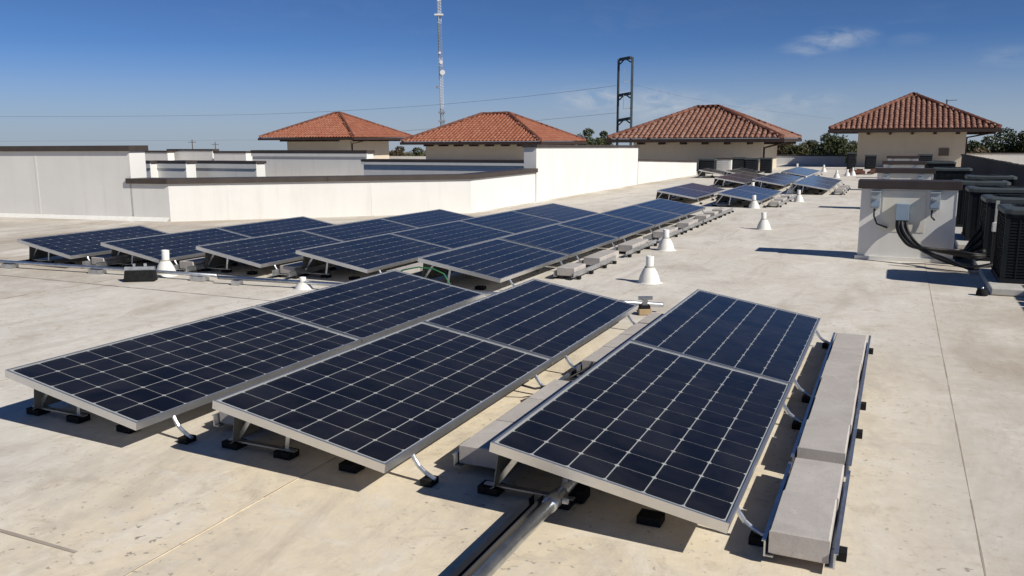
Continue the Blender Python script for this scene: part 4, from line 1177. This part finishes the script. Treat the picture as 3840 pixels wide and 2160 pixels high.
# right tower, seen square on
def fit_tower(xL, xN, w):
    v = bis(lambda v_: (u_at(xN, v_, 2.0) - u_at(xL, v_, 2.0)) - w, 20, 110)
    return u_at(xN, v, 2.0), v
uN, vN = fit_tower(2087, 2516, 8.4)
ze = z_at(uN - 4.2, vN, 323); zr = z_at(uN - 4.2, vN + 4.2, 240)
B4 = tower('tan stucco tower with red tiled hip roof behind the line of pipe chases', uN, vN, 8.4, 8.4, ze, zr, -0.02, 1.45, True)
m = MB(); lv = z_at(uN - 2.0, vN + 1.45, 393); x = u_at(2362, vN + 1.45, 1.0) - (uN - 8.4); x1 = u_at(2388, vN + 1.45, 1.0) - (uN - 8.4)
lz0, lz1 = z_at(x + uN - 8.4, vN + 1.45, 392), z_at(x + uN - 8.4, vN + 1.45, 373)
m.box(x, x1, 1.40, 1.446, lz0, lz1); lv = m.build('wall_vent', 'louver', B4)
for k in range(5):
    m = MB(); zz = lz0 + (lz1 - lz0) * (k + 0.5) / 5; m.bar((x + 0.03, 1.385, zz), (x1 - 0.03, 1.385, zz), 0.03, 0.05); m.build('slat', 'louver', lv)
uN, vN = fit_tower(1529, 1970, 8.9)
ze = z_at(uN - 4.4, vN, 347.5); zr = z_at(uN - 4.4, vN + 3.95, 272)
tower('tan tower with wide red tiled roof at the end of the long white parapet', uN, vN, 8.9, 7.9, ze, zr, -0.02, 1.1, True)
uN, vN = fit_tower(1010, 1360, 10.0)
ze = z_at(uN - 5, vN, 355.5); zr = z_at(uN - 5, vN + 4.05, 288)
tower('tan tower with red tiled roof and short ridge, across the court before the radio mast', uN, vN, 10.0, 8.1, ze, zr, -9.9, 1.15, False)
uN, vN = fit_tower(652, 889, 9.0)
ze = z_at(uN - 4.5, vN, 345.5); zr = z_at(uN - 4.5, vN + 4.3, 286.5)
tower('tan tower with pointed red tiled roof farthest across the court', uN, vN, 9.0, 8.6, ze, zr, -9.9, 1.5, False)
# sliver of another roof at the far left
vq = 40.0; uq = u_at(25, vq + 8.0, 1.6)
tower('corner of a red tiled roof just showing above the tall grey parapet', uq, vq, 8.0, 8.0, z_at(uq, vq + 8.0, 360), z_at(uq, vq + 8.0, 360) + 1.7, -9.9, 1.2, False)

# ------------------------------------------------------------------ radio mast, steel frame, poles and lines
def build_mast():
    D_ = 240.0
    b = ray_at(1114, 330, D_); top = ray_at(1107, -60, D_)
    t = thing('radio_mast', 'tall thin lattice radio mast rising behind the tiled roofs', 'radio mast', world_loc=Vector((b.x, b.y, -12.6)))
    t.rotation_euler = (0, 0, 0)
    base = Vector((b.x, b.y, -12.6)); H = top.z + 12.6
    lean = Vector((top.x - b.x, 0, 0))
    def at(z): return Vector((lean.x * (z + 0) / H, 0, z))
    n = 26; hs = H / n
    z_img = lambda y: ray_at(1110, y, D_).z + 12.6
    for s in range(n):
        z0, z1 = s * hs, (s + 1) * hs
        m = MB(); r = 0.62
        tri = [Vector((r * math.cos(a), r * math.sin(a), 0)) for a in (0.3, 0.3 + 2.094, 0.3 + 4.189)]
        for q in range(3):
            m.bar(at(z0) + tri[q], at(z1) + tri[q], 0.13)
            for j in range(3):
                za, zb_ = z0 + hs * j / 3, z0 + hs * (j + 1) / 3
                m.bar(at(za) + tri[q], at(zb_) + tri[(q + 1) % 3], 0.07); m.bar(at(za) + tri[q], at(za) + tri[(q + 1) % 3], 0.07)
        zm = (z0 + z1) / 2
        m.build('lattice_section', 'mast' if zm > z_img(75) or z_img(270) < zm < z_img(195) + 0 or (s % 5 == 0) else 'mast_dark', t)
    for y, dx, r, mt in ((185, 0.6, 0.75, 'dish'), (160, 0.3, 0.5, 'dish'), (137, 0.0, 0.35, 'dish'), (221, -1.0, 0.4, 'mast_dark'), (10, 0, 0.4, 'dish')):
        z = z_img(y); p = at(z) + Vector((dx, -0.8, 0))
        m = MB(); m.tube([p + Vector((0, 0.25, 0)), p, p - Vector((0, 0.12, 0))], [r * 0.7, r, r * 0.95], 14); m.build('dish_antenna', mt, t)
    for y, w, mt in ((45, 2.4, 'dish'), (283, 1.9, 'mast_dark'), (305, 1.9, 'mast_dark')):
        z = z_img(y); m = MB(); m.box(at(z).x - w / 2 * 1.0, at(z).x + w / 2, -0.9, 0.5, z - 0.22, z + 0.22); m.build('platform', mt, t)
build_mast()

def build_frame():
    D_ = 105.0
    pl, pr = ray_at(1553, 345, D_), ray_at(1587, 345, D_ * 0.985)
    t = thing('steel_frame', 'dark steel ladder-like line structure of two posts and crossbars', 'steel frame', world_loc=Vector((pl.x, pl.y, -11.2)))
    t.rotation_euler = (0, 0, 0)
    o = Vector((pl.x, pl.y, -11.2))
    tl, tr = ray_at(1553, 152, D_), ray_at(1588, 147, D_ * 0.985)
    L0, R0 = Vector((0, 0, 0)), Vector((pr.x - pl.x, pr.y - pl.y, 0))
    lx = tl - o; rx = tr - o
    for a, b in ((L0, Vector((0, 0, lx.z))), (R0, Vector((R0.x, R0.y, rx.z)))):
        m = MB(); m.bar(a, b, 0.27); m.build('post', 'steel_dark', t)
    for y in (153, 241, 303):
        z0 = ray_at(1553, y, D_).z - o.z; z1 = ray_at(1587, y - 5, D_ * 0.985).z - o.z
        m = MB(); m.bar((0.17, 0, z0), (R0.x - 0.17, R0.y, z1), 0.30, 0.34)
        for s, zz, x in ((1, z0, 0.17), (-1, z1, R0.x - 0.17)): m.bar((x, 0 if s == 1 else R0.y, zz - 0.55), (x + s * 0.4, R0.y * 0.3, zz - 0.1), 0.12)
        m.build('crossbar', 'steel_dark', t)
    for y in (207, 273):
        z = ray_at(1587, y, D_ * 0.985).z - o.z
        m = MB(); m.bar((R0.x - 0.17, R0.y, z), (R0.x - 1.05, R0.y - 0.1, z - 0.05), 0.13); m.bar((R0.x - 1.0, R0.y - 0.1, z), (R0.x - 1.0, R0.y - 0.1, z + 1.6), 0.07); m.build('antenna_arm', 'boxblue', t)
    return
build_frame()
def line(label, pix, D0, D1, r=0.017):
    n = 28; pts = []
    xs = np.linspace(0, 1, n)
    px = np.interp(xs, np.linspace(0, 1, len(pix)), [p[0] for p in pix]); 
    co = np.polyfit(np.linspace(0, 1, len(pix)), [p[1] for p in pix], min(2, len(pix) - 1)); py = np.polyval(co, xs)
    for i in range(n): pts.append(ray_at(px[i], py[i], D0 + (D1 - D0) * xs[i]))
    m = MB(); m.tube([p - pts[0] for p in pts], r, 5, False); ob = m.build('power_line', 'wire'); ob.location = pts[0]
    return tag(ob, label, 'power line')
line('upper power line sagging from the steel frame leftwards past the mast', [(1551, 215), (1110, 263), (630, 288), (-150, 292)], 105, 150)
line('lower power line from the steel frame leftwards behind the tiled roofs', [(1551, 285), (1330, 302), (1060, 329), (800, 345)], 105, 150)
line('thin line low over the grey parapet', [(-100, 356), (300, 354), (660, 352)], 170, 190)
line('power line running from the steel frame down behind the long tiled roof', [(1590, 212), (1700, 240), (1850, 268), (2100, 300)], 103, 150, 0.010)
for px, y0, d_, lab in ((483, 351, 190, 'thin utility pole above the taller far parapet block'), (541, 357, 210, 'thin utility pole right of the taller far parapet block')):
    tp = ray_at(px, y0, d_)
    t = thing('utility_pole', lab, 'utility pole', world_loc=Vector((tp.x, tp.y, -12.0))); t.rotation_euler = (0, 0, 0)
    m = MB(); m.tube([(0, 0, 0), (0, 0, tp.z + 12.0)], [0.17, 0.10], 8); m.build('pole', 'bark', t)
    m = MB(); m.bar((-0.9, 0, tp.z + 11.4), (0.9, 0, tp.z + 11.4), 0.12); m.build('crossarm', 'bark', t)
# small aerial behind the right tower
tp = ray_at(2382, 256, 75)
t = thing('aerial', 'small dark aerial above the slope of the right tiled roof', 'aerial', world_loc=Vector((tp.x, tp.y, -11))); t.rotation_euler = (0, 0, 0)
m = MB(); m.tube([(0, 0, 0), (0, 0, tp.z + 11.2)], 0.06, 8); m.build('mast', 'steel_dark', t); m = MB(); m.bar((-0.1, 0, tp.z + 11.1), (0.9, 0, tp.z + 11.15), 0.06); m.build('arm', 'steel_dark', t)

# ------------------------------------------------------------------ trees
def tree(label, px, ytop, dist, width, mat, seed, zb=-11.5, nl=10000, name='tree', squat=1.0):
    rr = np.random.default_rng(seed); r0 = random.Random(seed)
    top = ray_at(px, ytop, dist); H = top.z - zb
    t = thing(name, label, 'tree', world_loc=Vector((top.x, top.y, zb))); t.rotation_euler = (0, 0, 0)
    m = MB()
    m.tube([(0, 0, 0), (0.1, 0, H * 0.25), (0.0, 0.1, H * 0.5), (0.1, 0, H * 0.8)], [0.30, 0.24, 0.17, 0.06], 8)
    cl = []
    nb = 15
    for k in range(nb):
        a = 2 * math.pi * k / nb + r0.uniform(-0.3, 0.3); hh = H * r0.uniform(0.60, 0.93)
        rad = width / 2 * (1.0 - max(0, (hh / H - 0.62)) * 1.9) * r0.uniform(0.45, 0.95)
        tip = (rad * math.cos(a), rad * math.sin(a), hh)
        m.tube([(0.05, 0, hh * 0.72), (tip[0] * 0.5, tip[1] * 0.5, hh * 0.86), tip], [0.10, 0.06, 0.02], 6)
        cl.append((tip, width * r0.uniform(0.17, 0.26)))
        cl.append(((tip[0] * 0.45, tip[1] * 0.45, hh * 0.95), width * r0.uniform(0.18, 0.27)))
    cl.append(((0, 0, H - width * 0.12), width * 0.15))
    m.build('trunk', 'bark', t)
    per = nl // len(cl); V = []; F = []
    for (c, r) in cl:
        d = rr.normal(size=(per, 3)); d /= np.linalg.norm(d, axis=1)[:, None]
        p = np.array(c) + d * (r * rr.uniform(0.35, 1.0, size=(per, 1)) ** 0.6) * np.array([1, 1, 0.72])
        a = rr.normal(size=(per, 3)); a /= np.linalg.norm(a, axis=1)[:, None]
        b = np.cross(a, rr.normal(size=(per, 3))); b /= np.linalg.norm(b, axis=1)[:, None]
        s = rr.uniform(0.09, 0.18, size=(per, 1)) * (width / 7.0) ** 0.5
        q = np.stack([p - a * s, p - b * s * 0.6, p + a * s, p + b * s * 0.6], axis=1).reshape(-1, 3)
        o = len(V); V.extend(map(tuple, q)); F.extend([(o + 4 * i, o + 4 * i + 1, o + 4 * i + 2, o + 4 * i + 3) for i in range(per)])
    me = bpy.data.meshes.new('crown'); me.from_pydata(V, [], F); me.update(); me.materials.append(M[mat])
    part(me, 'crown', t)
    return t
tree('rounded dark tree left of the wide tiled tower', 1480, 321, 95, 4.6, 'leaf_a', 1)
tree('smaller dark tree tucked against the wide tiled roof eave', 1519, 328, 98, 3.6, 'leaf_a', 2)
tree('olive tree crown between the two tiled roofs across the court', 1005, 366, 100, 4.2, 'leaf_c', 3)
tree('brownish tree crown between the two tiled roofs, nearer the ridged one', 1050, 369, 104, 4.6, 'leaf_b', 4)
for k, (px, yt, d_, wd, mt, lab) in enumerate((
    (1968, 352, 120, 6.0, 'leaf_c', 'low brownish tree beside the wide tiled tower downspout'),
    (2010, 361, 115, 6.5, 'leaf_b', 'low olive tree between the two tiled towers'),
    (2046, 350, 118, 5.5, 'leaf_b', 'olive tree before the taller tree by the right tower'),
    (2082, 333, 96, 5.6, 'leaf_a', 'tall dark green tree left of the right tiled tower'),
    (2118, 345, 92, 5.0, 'leaf_a', 'dark green tree half behind the right tower wall'),
    (2145, 352, 100, 5.0, 'leaf_b', 'olive tree behind the right tower, left side'),
    (2452, 352, 95, 5.5, 'leaf_a', 'dark tree right of the right tower wall'),
    (2492, 338, 90, 6.0, 'leaf_a', 'bushy dark tree behind the sunlit far parapet'),
    (2532, 318, 82, 6.6, 'leaf_a', 'tallest dark tree at the right behind the far parapet'),
    (2585, 324, 80, 6.0, 'leaf_b', 'olive tree at the right end of the far trees'),
    (2470, 366, 80, 5.0, 'leaf_c', 'brownish shrub-like tree above the far sunlit parapet'))):
    tree(lab, px, yt, d_, wd, mt, 20 + k, zb=-11.2)
# wooded ground far off
def woods():
    rr = np.random.default_rng(5); V = []; F = []
    for k in range(900):
        a = rr.uniform(-0.75, 0.75); r = rr.uniform(260, 1500)
        x, y = r * math.sin(a), r * math.cos(a); z = -10.2 - 0.0095 * math.hypot(x, y - 20)
        h = rr.uniform(3, 7) ; w = rr.uniform(4, 10)
        for q in range(14):
            d = rr.normal(size=3); d /= np.linalg.norm(d); c = np.array([x, y, z + h * 0.5]) + d * np.array([w / 2, w / 2, h / 2])
            u_ = rr.normal(size=3); u_ /= np.linalg.norm(u_); v_ = np.cross(u_, rr.normal(size=3)); v_ /= np.linalg.norm(v_); s = rr.uniform(0.6, 1.4)
            o = len(V); V += [tuple(c - u_ * s), tuple(c - v_ * s), tuple(c + u_ * s), tuple(c + v_ * s)]; F.append((o, o + 1, o + 2, o + 3))
    me = bpy.data.meshes.new('distant_woods'); me.from_pydata(V, [], F); me.update(); me.materials.append(M['leaf_b'])
    ob = bpy.data.objects.new('distant_woods', me); col.objects.link(ob); tag(ob, 'scattered far-off woods along the skyline', 'woods', kind='stuff')
woods()
